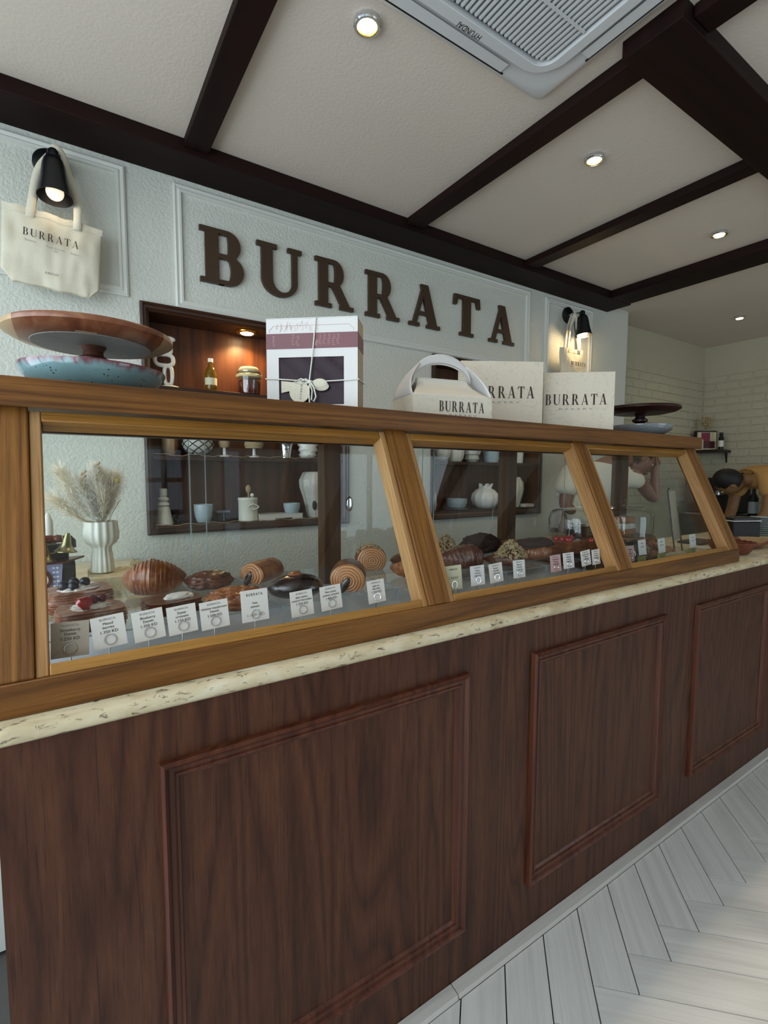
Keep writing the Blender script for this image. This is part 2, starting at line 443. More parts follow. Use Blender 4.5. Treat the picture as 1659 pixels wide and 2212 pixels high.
# ------------------------------------------------------------------ room shell
W = 2.30; ZC = 2.592; ZB = 2.537
def wall_holes(u0, u1, z0, z1, holes, y0, y1, swap=False):
    mb = MB()
    us = sorted({u0, u1, *[h[0] for h in holes], *[h[1] for h in holes]}); zs = sorted({z0, z1, *[h[2] for h in holes], *[h[3] for h in holes]})
    inh = lambda a, b: any(h[0]-1e-6 <= a and b[0] <= h[1]+1e-6 and h[2]-1e-6 <= b[1] and b[2] <= h[3]+1e-6 for h in holes)
    for i in range(len(us)-1):
        for j in range(len(zs)-1):
            if inh(us[i], (us[i+1], zs[j], zs[j+1])): continue
            lo, hi = (us[i], y0, zs[j]), (us[i+1], y1, zs[j+1])
            if swap: lo, hi = (y0, us[i], zs[j]), (y1, us[i+1], zs[j+1])
            mb.box(lo, hi)
    return mb
NL = (0.288, 1.268, 1.024, 1.997); NR = (1.835, 2.825, 1.015, 1.990)
struct(wall_holes(-1.15, 3.84, 0, ZC, [NL, NR], W, W+.19), 'wall_back', M['stucco'], smooth=False)
struct(wall_holes(-2.5, 2.49, 0, ZC, [(-1.6, 2.0, .05, 2.45)], -1.15, -1.0, True), 'wall_left', M['stucco'], smooth=False)
struct(wall_holes(-1.15, 5.75, 0, ZC, [(.60, 1.02, .88, 1.56), (1.34, 1.60, .02, 1.56), (2.45, 4.6, .3, 2.2)], -2.5, -2.35), 'wall_front', M['stucco'], smooth=False)
struct(MB().box((-1.15, -2.5, ZC), (5.75, 2.68, ZC+.1)), 'ceiling', M['ceiling'], smooth=False)
struct(MB().box((-1.15, -2.5, -.1), (5.75, 2.68, -.012)), 'floor', M['grout'], smooth=False)
wr = struct(MB().box((5.6, -2.35, 0), (5.75, 2.68, ZC)), 'wall_right', M['brick'], smooth=False)
wk = struct(MB().box((3.84, 2.5, 0), (5.6, 2.68, ZC)), 'wall_kitchen', M['brick'], smooth=False)

# painted bricks, proud of the two kitchen walls (kept to what the photograph shows)
rb = random.Random(3)
def brick_mesh(l, h, t, i):
    q = MB(); e = .006
    vs = [(e*.3, 0, e*.3), (l-e*.3, 0, e*.3), (l-e*.3, 0, h-e*.3), (e*.3, 0, h-e*.3),
          (e, -t, e), (l-e, -t*(.8+.3*rb.random()), e), (l-e, -t*(.8+.3*rb.random()), h-e), (e, -t*(.8+.3*rb.random()), h-e)]
    q.add(vs, [(4, 5, 6, 7), (0, 1, 5, 4), (1, 2, 6, 5), (2, 3, 7, 6), (3, 0, 4, 7)])
    me = bpy.data.meshes.new('brick'); me.from_pydata([tuple(p) for p in q.v], [], q.f); me.materials.append(M['brick']); return me
RH = .075; BL = .215
bm_full = [brick_mesh(BL-.008, RH-.007, .008, i) for i in range(6)]
def bricks(parent, origin, rot, length):
    r = 0; z = 1.02
    while z + RH < ZC-.28:
        off = -(BL/2 if r % 2 else 0)
        x = off
        while x < length:
            x0 = max(x, 0); x1 = min(x+BL, length)
            if x1-x0 > .04:
                o = bpy.data.objects.new('brick', rb.choice(bm_full)); col.objects.link(o); o.parent = parent
                o.location = origin + Matrix.Rotation(rot, 3, 'Z') @ Vector((x0, 0, z-origin.z)) if False else (origin + Matrix.Rotation(rot, 3, 'Z') @ Vector((x0, 0, z)))
                o.rotation_euler = (0, 0, rot); o.scale = ((x1-x0-.008)/(BL-.008), 1, 1)
            x += BL
        z += RH; r += 1
bricks(wk, Vector((3.845, 2.5, 0)), 0, 1.75)
bricks(wr, Vector((5.6, 2.49, 0)), -PI/2, 1.62)

# floor planks in herringbone
fl = bpy.data.objects['floor']
wd = .1085; n6 = 6; Lp = wd*n6; s2 = math.sqrt(.5)
def clip(poly, f):
    out = []
    for i in range(len(poly)):
        a, b = poly[i], poly[(i+1) % len(poly)]; fa, fb = f(a), f(b)
        if fa >= 0: out.append(a)
        if fa*fb < 0:
            t = fa/(fa-fb); out.append((a[0]+(b[0]-a[0])*t, a[1]+(b[1]-a[1])*t))
    return out
u0 = 1.727/math.sqrt(2); v0 = .409/math.sqrt(2)
cnt = 0
def to_xy(u, v): return ((u+v)*s2, (u-v)*s2)
for i in range(-26, 27):
    for j in range(-8, 9):
        bu = u0+i*wd+j*Lp; bv = v0+i*wd-j*Lp
        for kind in (0, 1):
            g = .0016
            if kind == 0: rc = (bu+g, bu+Lp-g, bv+g, bv+wd-g)
            else: rc = (bu-wd+g, bu-g, bv+g, bv+Lp-g)
            pol = [to_xy(rc[0], rc[2]), to_xy(rc[0], rc[3]), to_xy(rc[1], rc[3]), to_xy(rc[1], rc[2])]
            for f in (lambda p: .8165-p[1], lambda p: p[1]+1.0, lambda p: p[0]+.3, lambda p: 4.6-p[0]):
                pol = clip(pol, f)
                if len(pol) < 3: break
            if len(pol) < 3: continue
            cx = sum(p[0] for p in pol)/len(pol); cyy = sum(p[1] for p in pol)/len(pol)
            ar = abs(sum(pol[k][0]*pol[(k+1) % len(pol)][1]-pol[(k+1) % len(pol)][0]*pol[k][1] for k in range(len(pol))))/2
            if ar < .0006: continue
            an = PI/4 if kind == 0 else -PI/4
            Mi = Matrix.Rotation(-an, 3, 'Z')
            loc = [Mi @ Vector((p[0]-cx, p[1]-cyy, 0)) for p in pol]
            q = MB().prism([(p.x, p.y) for p in loc], -.010, 0)
            o = q.build('plank', M['plank'], fl, smooth=False)
            o.location = (cx, cyy, rb.uniform(-.0004, .0004)); o.rotation_euler = (0, 0, an); cnt += 1
struct(MB().box((-1.0, -2.35, -.012), (5.6, -1.004, -.001)).box((-1, -1.004, -.012), (-.304, 2.3, -.001)).box((4.604, -1.004, -.012), (5.6, 2.49, -.001)), 'floor_border', M['plank'], smooth=False)
# skirting tiles along the counter
x = -.1; k = 0
sk = bpy.data.objects.new('baseboard_counter', None); col.objects.link(sk); sk['kind'] = 'structure'
for x0, x1 in ((-.1, .759), (.762, 1.96), (1.963, 3.16), (3.163, 4.0)):
    MB().add([(x0, .818, 0), (x1, .818, 0), (x1, .822, .010), (x0, .822, .010), (x0, .849, .013), (x1, .849, .013), (x1, .849, 0), (x0, .849, 0)],
             [(0, 1, 2, 3), (3, 2, 5, 4), (4, 5, 6, 7), (0, 3, 4, 7), (1, 6, 5, 2), (0, 7, 6, 1)]).build('tile', M['skirt'], sk, smooth=False)

# ceiling timbers
def beam(name, lo, hi, m): return struct(MB().box(lo, hi), name, m, smooth=True, bevel=.002)
beam('trim_1', (-1.0, 2.11, ZB), (3.55, W, ZC), M['beam'])
beam('trim_2', (3.30, -2.35, ZB), (3.52, 2.108, ZC), M['beamy'])
for i, (a_, b_) in enumerate(((.44, .53), (1.515, 1.605), (2.402, 2.492))):
    beam('trim_%d' % (i+3), (a_, .932 if i else -2.35, 2.557), (b_, 2.108, ZC), M['beamy'])
    if i: beam('trim_%d' % (i+13), (a_, -2.35, 2.557), (b_, .752, ZC), M['beamy'])
beam('trim_7', (1.462, .754, ZB), (3.299, .93, ZC), M['beam'])

# wall panel mouldings on the back wall
def mould_frame(x0, x1, z0, z1, y, wv, name, m, mz=None, prof=None, parent=None, kind=True):
    prof = prof or [(0, .0), (0, .010), (.006, .014), (.012, .010), (.016, .009), (.020, .013), (.028, .012), (.030, .0)]
    s = wv/.030
    q = MB(); n = len(prof); rings = []
    cs = [((x0, z0), (1, 1)), ((x1, z0), (-1, 1)), ((x1, z1), (-1, -1)), ((x0, z1), (1, -1))]
    vs = []
    for (cx, cz), (dx, dz) in cs:
        for (a, h) in prof: vs.append((cx+dx*a*s, y-h, cz+dz*a*s))
    fs = []
    for c in range(4):
        d = (c+1) % 4
        for k in range(n-1): fs.append((c*n+k, c*n+k+1, d*n+k+1, d*n+k))
    q.add(vs, fs)
    o = q.build(name, m, parent, ang=25, normals=False)
    if kind: o['kind'] = 'structure'
    return o
mould_frame(-.75, .248, 2.007, 2.514, W, .034, 'trim_8', M['moulding'])
mould_frame(.428, 2.665, 1.999, 2.512, W, .034, 'trim_9', M['moulding'])
mould_frame(2.828, 3.36, 1.60, 2.508, W, .034, 'trim_10', M['moulding'])

# shop front: glazed openings behind and to the left of the photographer
fr = M['black']
def win(name, axis, a0, a1, z0, z1, p, nx, nz, m=fr):
    q = MB(); t = .045
    def bx(u_0, u_1, z_0, z_1):
        if axis == 'x': q.box((u_0, p-.03, z_0), (u_1, p+.03, z_1))
        else: q.box((p-.03, u_0, z_0), (p+.03, u_1, z_1))
    bx(a0, a0+t, z0, z1); bx(a1-t, a1, z0, z1); bx(a0+t, a1-t, z0, z0+t); bx(a0+t, a1-t, z1-t, z1)
    for i in range(1, nx): c = a0+(a1-a0)*i/nx; bx(c-t/2, c+t/2, z0+t, z1-t)
    for i in range(1, nz): c = z0+(z1-z0)*i/nz; bx(a0+t, a1-t, c-t/2, c+t/2)
    o = struct(q, name, m, smooth=False)
    g = MB()
    if axis == 'x': g.box((a0+t, p-.003, z0+t), (a1-t, p+.003, z1-t))
    else: g.box((p-.003, a0+t, z0+t), (p+.003, a1-t, z1-t))
    g.build('pane', M['glass'], o, smooth=False)
    return o
win('window_1', 'y', -1.6, 2.0, .05, 2.45, -1.08, 4, 1)
win('window_2', 'x', .60, 1.02, .88, 1.56, -2.43, 2, 2)
win('door_1', 'x', 1.34, 1.60, .02, 1.56, -2.43, 1, 2)
win('window_3', 'x', 2.45, 4.6, .3, 2.2, -2.43, 3, 1)

# ------------------------------------------------------------------ counter
CF = .85
ct = thing('service_counter', 'long dark oak veneered service counter with framed panels under the pastry case', 'counter', (0, 0, 0))
q = MB()
for a_, b_ in ((-.10, .94), (.9402, 1.80), (1.8002, 2.70), (2.7002, 3.6)):
    MB().box((a_, CF, .001), (b_-.0006, .875, .903)).build('front_board', M['oak'], ct, smooth=False)
MB().box((-.10, .8755, .001), (-.075, 1.40, .903)).box((-.075, 1.375, .001), (3.6, 1.40, .903)).box((3.575, .8755, .001), (3.6, 1.3745, .903)).build('carcass', M['oak'], ct, smooth=False)
pprof = [(0, .0), (.001, .012), (.006, .017), (.012, .012), (.014, .008), (.022, .007), (.024, .010), (.029, .009), (.031, .004), (.038, .0)]
for (a_, b_) in ((.111, .797), (1.031, 1.713), (1.932, 2.60), (2.80, 3.48)):
    mould_frame(a_, b_, .146, .812, CF, .030, 'panel_moulding', M['oakmz'], prof=pprof, parent=ct, kind=False)
st = thing('stone_countertop', 'cream travertine countertop slab with pitted rounded front edge', 'countertop')
prof = [(.836+.022, .904), (.842, .904), (.837, .909), (.835, .917), (.837, .925), (.843, .930), (1.44, .930), (1.44, .904)]
q = MB().add([(x, p[0], p[1]) for x in (-.2, 1.78) for p in prof], [tuple(range(7, -1, -1)), tuple(range(8, 16))] + [(i, (i+1) % 8, (i+1) % 8+8, i+8) for i in range(8)])
q.build('slab', M['travertine'], st, ang=60)
q = MB().add([(x, p[0], p[1]) for x in (1.782, 3.65) for p in prof], [tuple(range(7, -1, -1)), tuple(range(8, 16))] + [(i, (i+1) % 8, (i+1) % 8+8, i+8) for i in range(8)])
q.build('slab', M['travertine'], st, ang=60)
sd = thing('side_shelf', 'stone topped side counter along the wall behind the pastry case', 'counter')
MB().box((-.75, 1.55, .90), (.225, 2.29, .93)).build('stone_top', M['travertine'], sd, bevel=.004)
MB().box((-.73, 1.58, .001), (.20, 2.28, .8995)).build('base', M['moulding'], sd, smooth=False)

# ------------------------------------------------------------------ glazed pastry case
dirv = Vector((0, .185, .405)).normalized(); nv = Vector((0, -.405, .185)).normalized()
MS = Matrix(((1, 0, 0, 0), (0, dirv.y, nv.y, .87), (0, dirv.z, nv.z, .985), (0, 0, 0, 1)))
SL = .4453
case = thing('pastry_display_case', 'long stained pine pastry display case with slanted glass front', 'display case')
B = lambda q, n, m, **k: q.build(n, M[m], case, **k)
def BS(q, n, m, **k):
    o = q.build(n, M[m], case, **k); o.matrix_local = MS; return o
B(MB().box((-.15, .87, .9305), (2.335, .925, .983)), 'bottom_rail', 'pine', bevel=.002)
posts = [(-.15, -.05), (.697, .759), (1.478, 1.538), (2.262, 2.330)]
for a_, b_ in posts:
    BS(MB().box((a_, 0.0, -.058), (b_, SL+.02, 0)), 'slanted_post', 'piney', bevel=.003)
bays = [(-.05, .697), (.759, 1.478), (1.538, 2.262)]
for a_, b_ in bays:
    BS(MB().box((a_+.0005, .0, -.045), (a_+.018, SL+.012, -.006)), 'bead', 'beady', bevel=.002)
    BS(MB().box((b_-.018, .0, -.045), (b_-.0005, SL+.012, -.006)), 'bead', 'beady', bevel=.002)
    B(MB().box((a_+.0185, .0, -.045), (b_-.0185, .018, -.004), MS), 'bead', 'bead', bevel=.002)
    B(MB().box((a_+.0185, SL-.008, -.045), (b_-.0185, SL+.012, -.006), MS), 'bead', 'bead', bevel=.002)
    B(MB().box((a_+.004, .012, -.052), (b_-.004, SL, -.047), MS), 'front_glass', 'glass', smooth=False)
B(MB().box((-.15, 1.040, 1.402), (2.345, 1.425, 1.452)), 'top_board', 'pine', bevel=.002)
rear = [(.668, .726), (1.474, 1.530), (2.262, 2.330)]
for a_, b_ in rear: B(MB().box((a_, 1.360, .9305), (b_, 1.408, 1.401)), 'rear_post', 'rearpine', bevel=.002)
B(MB().box((-.15, 1.360, .9305), (-.10, 1.408, 1.401)), 'rear_post', 'rearpine', bevel=.002)
B(MB().box((-.0995, 1.363, 1.380), (.6675, 1.405, 1.401)).box((.7265, 1.363, 1.380), (1.4735, 1.405, 1.401)).box((1.5305, 1.363, 1.380), (2.2615, 1.405, 1.401)), 'rear_rail', 'darkwood', bevel=.001)
B(MB().box((-.149, .926, .9305), (2.334, 1.358, .944)), 'marble_shelf', 'marble', bevel=.001)
for a_, b_ in ((-.10, .277), (.279, .668), (.726, 1.058), (1.06, 1.474), (1.53, 1.85), (1.852, 2.262)):
    B(MB().box((a_+.001, 1.374, .9306), (b_-.001, 1.379, 1.379)), 'rear_glass_door', 'glass', smooth=False)
for x in (.277, .318, 1.059, 1.11, 1.851):
    B(MB().box((x-.0012, 1.371, .9306), (x+.0012, 1.3735, 1.379)), 'glass_edge', 'edgeglass', smooth=False)
B(MB().ball((.764, 1.371, 1.192), (.011, .003, .024), 16, 8), 'finger_pull', 'steel')
# right-hand end glass
B(MB().add([(2.318, .93, .985), (2.318, 1.358, .945), (2.318, 1.358, 1.40), (2.318, 1.09, 1.40), (2.323, .93, .985), (2.323, 1.358, .945), (2.323, 1.358, 1.40), (2.323, 1.09, 1.40)],
   [(0, 1, 2, 3), (7, 6, 5, 4), (0, 4, 5, 1), (1, 5, 6, 2), (2, 6, 7, 3), (3, 7, 4, 0)]), 'end_glass', 'glass', smooth=False)

# ------------------------------------------------------------------ serif lettering
def arc(cx, cy, rx, ry, a0, a1, n=18):
    return [(cx+rx*math.cos(a0+(a1-a0)*i/n), cy+ry*math.sin(a0+(a1-a0)*i/n)) for i in range(n+1)]
def glyph(ch, s=.2, h=.07, sf=.07, sh=.06, wd_=None):
    R = []
    rect = lambda x0, y0, x1, y1: R.append([(x0, y0), (x1, y0), (x1, y1), (x0, y1)])
    if ch in 'BR':
        rect(sf, sh*.5, sf+s, 1-sh*.5); rect(0, 0, 2*sf+s, sh); rect(0, 1-sh, sf+s+.02, 1)
        cx = sf+s+.14
        hi = .52 if ch == 'B' else .48
        ry = (1-hi+h/2)/2; cyy = 1-ry; rx = .22 if ch == 'B' else .24
        R.append(arc(cx, cyy, rx, ry, -PI/2, PI/2)+arc(cx, cyy, rx-s*.95, ry-h, PI/2, -PI/2))
        rect(sf+s-.01, 1-h, cx+.002, 1); rect(sf+s-.01, 1-2*ry, cx+.002, 1-2*ry+h)
        if ch == 'B':
            ry2 = (1-2*ry+h)/2; rx2 = .27
            R.append(arc(cx, ry2, rx2, ry2, -PI/2, PI/2)+arc(cx, ry2, rx2-s, ry2-h, PI/2, -PI/2))
            rect(sf+s-.01, 0, cx+.002, h)
            return R, cx+rx2
        x0 = cx-.07
        R.append([(x0, 1-2*ry+h*.6), (x0+s*1.0, 1-2*ry+h*.6), (x0+s*1.0+.27, sh*.5), (x0+.27, sh*.5)]); rect(x0+.22, 0, x0+s+.34, sh)
        return R, x0+s+.34
    if ch == 'U':
        w_ = .62+s*.4; r = (w_)/2
        xl = sf; xr = sf+w_
        rect(xl, .3, xl+s, 1-sh*.5); rect(xr-h*1.3, .3, xr, 1-sh*.5)
        rect(0, 1-sh, 2*sf+s, 1); rect(xr-h*1.3-sf, 1-sh, xr+sf, 1)
        cx = (xl+xr)/2; icx0 = xl+s; icx1 = xr-h*1.3
        R.append(arc(cx, .32, r, .32, PI, 2*PI)+arc((icx0+icx1)/2, .32, (icx1-icx0)/2, .32-h*1.1, 2*PI, PI))
        return R, xr+sf
    if ch == 'A':
        w_ = .80; b = sf*.8; ap = w_*.5
        R.append([(b+.02, sh*.5), (b+.02+h*1.2, sh*.5), (ap+h*.6, 1), (ap-h*.4, 1)])
        R.append([(w_-s-b*.5, sh*.5), (w_-b*.5, sh*.5), (ap+s*.45, 1), (ap-s*.45, 1)])
        rect(.24, .28, .62, .28+h)
        rect(0, 0, 2*b+h*1.2+.03, sh); rect(w_-s-b*1.5, 0, w_+b*.6, sh)
        return R, w_+b*.6
    if ch == 'T':
        w_ = .76; c = w_/2
        rect(c-s/2, sh*.5, c+s/2, 1-h*.5); rect(0.02, 1-h*1.1, w_-.02, 1); rect(c-s/2-sf, 0, c+s/2+sf, sh)
        R.append([(0, 1-.26), (h*.9, 1-.26), (.13, 1-h*.5), (.02, 1)]); R.append([(w_-h*.9, 1-.26), (w_, 1-.26), (w_-.02, 1), (w_-.13, 1-h*.5)])
        return R, w_
    if ch == 'E' or ch == 'K' or ch == 'Y':
        rect(sf, 0, sf+s, 1); rect(sf, 1-h, .6, 1); rect(sf, .46, .5, .46+h); rect(sf, 0, .62, h)
        return R, .64
    return R, .4
def word(txt, h, M_, name, m, parent, depth=.0006, s=.17, hh=.045, sp=.18, fit=None, sf=.06, sh=.045):
    q = MB(); x = 0; gl = []
    for c in txt:
        R, w_ = glyph(c, s, hh, sf, sh); gl.append((R, x, w_)); x += w_+sp
    tot = x-sp; kx = (fit/tot) if fit else h
    for R, xo, w_ in gl:
        for k, poly in enumerate(R):
            q.prism([((px+xo)*kx, py*h) for px, py in poly], k*depth*.012, depth*(1+k*.012), M_)
    return q.build(name, m, parent, smooth=False)
def text(body, size, M_, name, m, parent, depth=.0003, align='CENTER', fitw=None):
    cu = bpy.data.curves.new('txt', 'FONT'); cu.body = body; cu.size = size; cu.align_x = align; cu.extrude = depth/2; cu.resolution_u = 2
    t = bpy.data.objects.new('txt', cu); me = bpy.data.meshes.new_from_object(t)
    bpy.data.objects.remove(t)
    if fitw and len(me.vertices):
        xs = [v.co.x for v in me.vertices]; k = fitw/(max(xs)-min(xs)); me.transform(Matrix.Diagonal((k, 1, 1, 1)))
    me.transform(M_); me.materials.clear(); me.materials.append(m); me.name = name
    o = bpy.data.objects.new(name, me); col.objects.link(o); o.parent = parent
    return o

lets = [('B', .530, .722), ('U', .784, 1.007), ('R', 1.080, 1.296), ('R', 1.372, 1.588), ('A', 1.658, 1.88), ('T', 1.986, 2.200), ('A', 2.285, 2.509)]
ordn = ['first letter, between the panel edge and the U', 'second letter, shaped U', 'third letter, right after the U', 'fourth letter, just before the first A', 'fifth letter, left of the T', 'sixth letter, shaped T', 'last letter, next to the panel\'s right edge']
nm = {'B': 'letter_b', 'U': 'letter_u', 'R': 'letter_r', 'A': 'letter_a', 'T': 'letter_t'}
for (ch, a_, b_), d in zip(lets, ordn):
    R, w_ = glyph(ch, .215, .085, .085, .085)
    q = MB(); kx = (b_-a_)/w_; z0 = 2.130; hgt = .236
    for k, poly in enumerate(R): q.prism([(px*kx, py*hgt) for px, py in poly], k*.0002, .018+k*.0003)
    o = q.build('wall_letter', M['brown'], None, smooth=False)
    o.matrix_world = T(a_, W-.0005, z0) @ UP()
    tag(o, 'dark brown serif wall sign ' + d, 'sign letter', 'brown letters of the wall sign')

# ------------------------------------------------------------------ niches in the back wall
def niche(N, name, label):
    x0, x1, z0, z1 = N
    t = thing(name, label, 'wall shelf', (0, 0, 0))
    mould_frame(x0-.002, x1+.002, z0-.002, z1+.002, W-.0005, .034, 'frame', M['nichex'], parent=t, kind=False,
                prof=[(0, 0), (0, .016), (.008, .02), (.012, .014), (.020, .012), (.024, .006), (.030, .002), (.030, 0)])
    e = .001
    MB().box((x0+e, 2.465, z0+e), (x1-e, 2.478, z1-e)).build('back_panel', M['niche'], t, smooth=False)
    MB().box((x0+e, W+e, z0+e), (x0+.022, 2.464, z1-e)).build('side_panel', M['niche'], t, smooth=False)
    MB().box((x1-.022, W+e, z0+e), (x1-e, 2.464, z1-e)).build('side_panel', M['niche'], t, smooth=False)
    MB().box((x0+.0225, W+e, z1-.03), (x1-.0225, 2.464, z1-e)).build('top_panel', M['nichex'], t, smooth=False)
    for z, th in ((1.058, .034), (1.366, .02), (1.665, .02)):
        MB().box((x0+.0225, W+.012, z-th), (x1-.0225, 2.464, z)).build('shelf', M['nichex'], t, bevel=.0015)
    return t
niche(NL, 'wall_niche_shelf', 'dark wood framed shelf niche sunk in the wall, under the start of the sign')
niche(NR, 'wall_niche_shelf', 'dark wood framed shelf niche sunk in the wall, beside the power socket')
for i, (xx, lb) in enumerate(((.76, 'small recessed warm spotlight glowing above the bottle and preserve jar'),)):
    t = thing('recessed_spotlight', lb, 'spotlight', (xx, 2.375, 1.966))
    MB().lathe([(.0, -.001), (.052, -.001), (.05, -.006), (.033, -.008), (.031, -.004), (0, -.004)], 28).build('rim', M['gold'], t)
    MB().lathe([(0, -.0045), (.030, -.0045), (.026, -.010), (0, -.013)], 24).build('lens', M['warm'], t)
    l = bpy.data.lights.new('spot', 'SPOT'); l.energy = 15; l.color = (1, .66, .30); l.spot_size = math.radians(150); l.spot_blend = .6; l.shadow_soft_size = .02
    o = bpy.data.objects.new('spot', l); col.objects.link(o); o.location = (xx, 2.375, 1.948)

def pot(name, label, cat, prof, loc, m, n=32, mod=None, group=None, ang=50):
    return tag(MB().lathe(prof, n, mod=mod).build(name, M[m] if isinstance(m, str) else m, None, ang=ang, loc=loc), label, cat, group)
def hollow(prof, t=.004):
    inner = [(max(r-t, 0.0), max(z, prof[0][1]+t)) for r, z in reversed(prof)]
    return [(0, prof[0][1])]+prof+inner+[(0, prof[0][1]+t)]
ZS, ZM, ZU = 1.0585, 1.3665, 1.6655
YS = 2.385
# lower left niche, bottom shelf
ch = thing('candle_holder', 'cream fluted pedestal candle holder at the left end of the niche shelf', 'candle holder', (.365, 2.37, ZS))
MB().lathe([(.038, 0), (.036, .012), (.024, .075), (.020, .082)], 40, mod=lambda a, z: 1+.05*math.cos(a*18)).build('fluted_base', M['cream'], ch, ang=70)
MB().lathe([(.020, .0825), (.026, .088), (.022, .098), (.016, .102), (.024, .110), (.022, .120), (.014, .124), (.015, .128)], 28).build('turned_stem', M['cream'], ch, ang=60)
MB().lathe([(.017, .1285), (.0175, .16), (.014, .161), (.013, .158), (0, .158)], 28).build('cup', M['cream'], ch)
fg = thing('figurine', 'small dark carved figurine of two seated people beside the pale blue cup', 'figurine', (.425, 2.39, ZS))
for sx in (-.015, .017):
    MB().ball((sx, 0, .022), (.015, .014, .022), 14, 10).tube([(sx, -.004, .03), (sx*.6, -.016, .02), (sx*.2, -.014, .01)], .006, 8).tube([(sx, 0, .01), (sx, -.02, .006), (sx*1.1, -.022, .001)], .006, 8).build('body', M['dark'], fg)
    MB().ball((sx, 0, .054), .0105, 14, 10).build('head', M['dark'], fg)
pot('cup', 'tall pale blue glazed cup standing alone in the left niche', 'cup', hollow([(.026, 0), (.03, .004), (.038, .03), (.042, .06), (.043, .085)]), (.537, 2.37, ZS), 'blue_cer')
gb = thing('gift_box', 'small dim grey box with a ribbon bow behind the pale blue cup', 'box', (.635, 2.41, ZS))
MB().box((-.03, -.02, 0), (.03, .02, .04)).build('box', M['dark'], gb, bevel=.002)
MB().box((-.032, -.022, .0405), (.032, .022, .050)).box((-.004, -.0225, .0), (.004, -.0205, .0404)).build('lid', M['acdark'], gb, bevel=.001)
cn = thing('utensil_canister', 'cream enamel canister with a loop handle, holding a wooden spoon', 'canister', (.748, 2.37, ZS))
MB().lathe(hollow([(.046, 0), (.0465, .006), (.0455, .012), (.0455, .098), (.0475, .101), (.0475, .108), (.046, .112)], .003), 36).build('body', M['cream'], cn, ang=50)
pts = [(.02*math.cos(a)+.006*math.cos(3*a)+.012, -.048, .068+.014*math.sin(a)) for a in [2*PI*i/24 for i in range(24)]]
MB().tube(pts, .0028, 8, True).build('handle', M['cream'], cn)
sp = thing('wooden_spoon', 'brown wooden spoon sticking out of the cream canister', 'spoon', (.752, 2.37, ZS+.004))
MB().ball((0, .004, .150), (.013, .005, .020), 16, 10).build('bowl', M['acacia'], sp)
MB().tube([(0, -.002, .0), (0, .002, .132)], .0035, 8).build('handle', M['acacia'], sp)
tag(MB().ball((.030, 0, .119), (.010, .010, .010), 16, 10).tube([(.030, 0, .11), (.028, 0, .0)], .002, 6).build('drumstick_flower', M['white_cer'], None, loc=(.74, 2.37, ZS+.004)), 'white round headed stick in the cream canister', 'ornament')
bk = thing('notebook', 'white paper notebook lying under the grey cup in the niche', 'notebook', (.905, 2.375, ZS), .02)
MB().box((-.115, -.05, 0), (.115, .06, .003)).build('cover', M['white'], bk, smooth=False)
MB().box((-.113, -.049, .0032), (.113, .059, .024)).build('pages', M['paper'], bk, smooth=False)
MB().box((-.115, -.05, .0242), (.115, .06, .027)).build('cover', M['white'], bk, smooth=False)
tag(MB().tube([(-.03, 0, 0), (.05, .0, .001), (.06, 0, .002)], lambda t: .0035 if t < .9 else .0015, 8).build('pen', M['black'], None, loc=(.90, 2.319, ZS+.0037)), 'black pen lying in front of the white notebook', 'pen')
pot('cup', 'squat pale grey cup standing on the white notebook', 'cup', hollow([(.03, 0), (.036, .008), (.042, .03), (.043, .05)]), (.977, 2.37, ZS+.0275), 'blue_cer')
rv = MB().lathe([(.0, 0), (.038, 0), (.045, .03), (.06, .10), (.078, .16), (.080, .195), (.062, .235), (.05, .24), (.046, .235), (0, .20)], 60, mod=lambda a, z: 1+.06*math.cos(a*9)).build('vase', M['stonevase'], None, ang=70, loc=(1.115, 2.382, ZS)); tag(rv, 'large ribbed pitted grey vase at the right end of the left niche', 'vase')
tag(MB().ball((0, 0, 0), (.013, .006, .026), 14, 10).build('shell_ornament', M['dark'], None, loc=(1.088, 2.331, ZS+.065)), 'small dark oval ornament leaning on the ribbed grey vase', 'ornament')
# middle shelf
pot('vase', 'dim brown earthenware vase at the left end of the middle shelf', 'vase', hollow([(.02, 0), (.034, .03), (.036, .07), (.026, .12), (.03, .15)]), (.405, 2.40, ZM), 'acacia')
gf = thing('netted_float', 'round grey glass float wrapped in a dark rope net', 'glass float', (.525, 2.39, ZM+.056))
MB().ball((0, 0, 0), (.070, .06, .055), 32, 20).build('globe', M['stonevase'], gf)
q = MB()
for d in (1, -1):
    for k in range(9):
        q.tube([(.0715*math.cos(b)*math.cos(d*b*1.1+k*2*PI/9), .0615*math.cos(b)*math.sin(d*b*1.1+k*2*PI/9), .0565*math.sin(b)) for b in [-1.3+2.6*i/16 for i in range(17)]], .002, 5)
q.build('rope_net', M['dark'], gf)
def twisty(x, r, lb, y=2.39):
    t = thing('twine_spool', lb, 'spool', (x, y, ZM))
    MB().lathe([(0, 0), (.024, 0), (.024, .006), (.008, .010), (.007, .045)], 20).build('stand', M['white_cer'], t)
    q = MB()
    for k in range(6): q.tube([((r-.002*abs(k-2.5))*math.cos(a), (r-.002*abs(k-2.5))*math.sin(a), .05+k*.006) for a in [2*PI*i/24 for i in range(24)]], .0034, 6, True)
    q.build('twine', M['twine'], t)
    MB().lathe([(0, .0455), (r-.004, .0455), (r-.004, .083), (0, .083)], 20).build('core', M['twine'], t)
twisty(.645, .024, 'narrow spool of jute twine on a white stand, right of the netted float')
twisty(.79, .045, 'wide spool of jute twine on a white stand, left of the metal bucket')
bu = thing('metal_bucket', 'small shiny galvanised bucket on the middle shelf of the left niche', 'bucket', (.953, 2.385, ZM))
MB().lathe(hollow([(.026, 0), (.027, .006), (.0255, .008), (.038, .09), (.041, .095), (.041, .10)], .002), 32).build('pail', M['steel'], bu, ang=60)
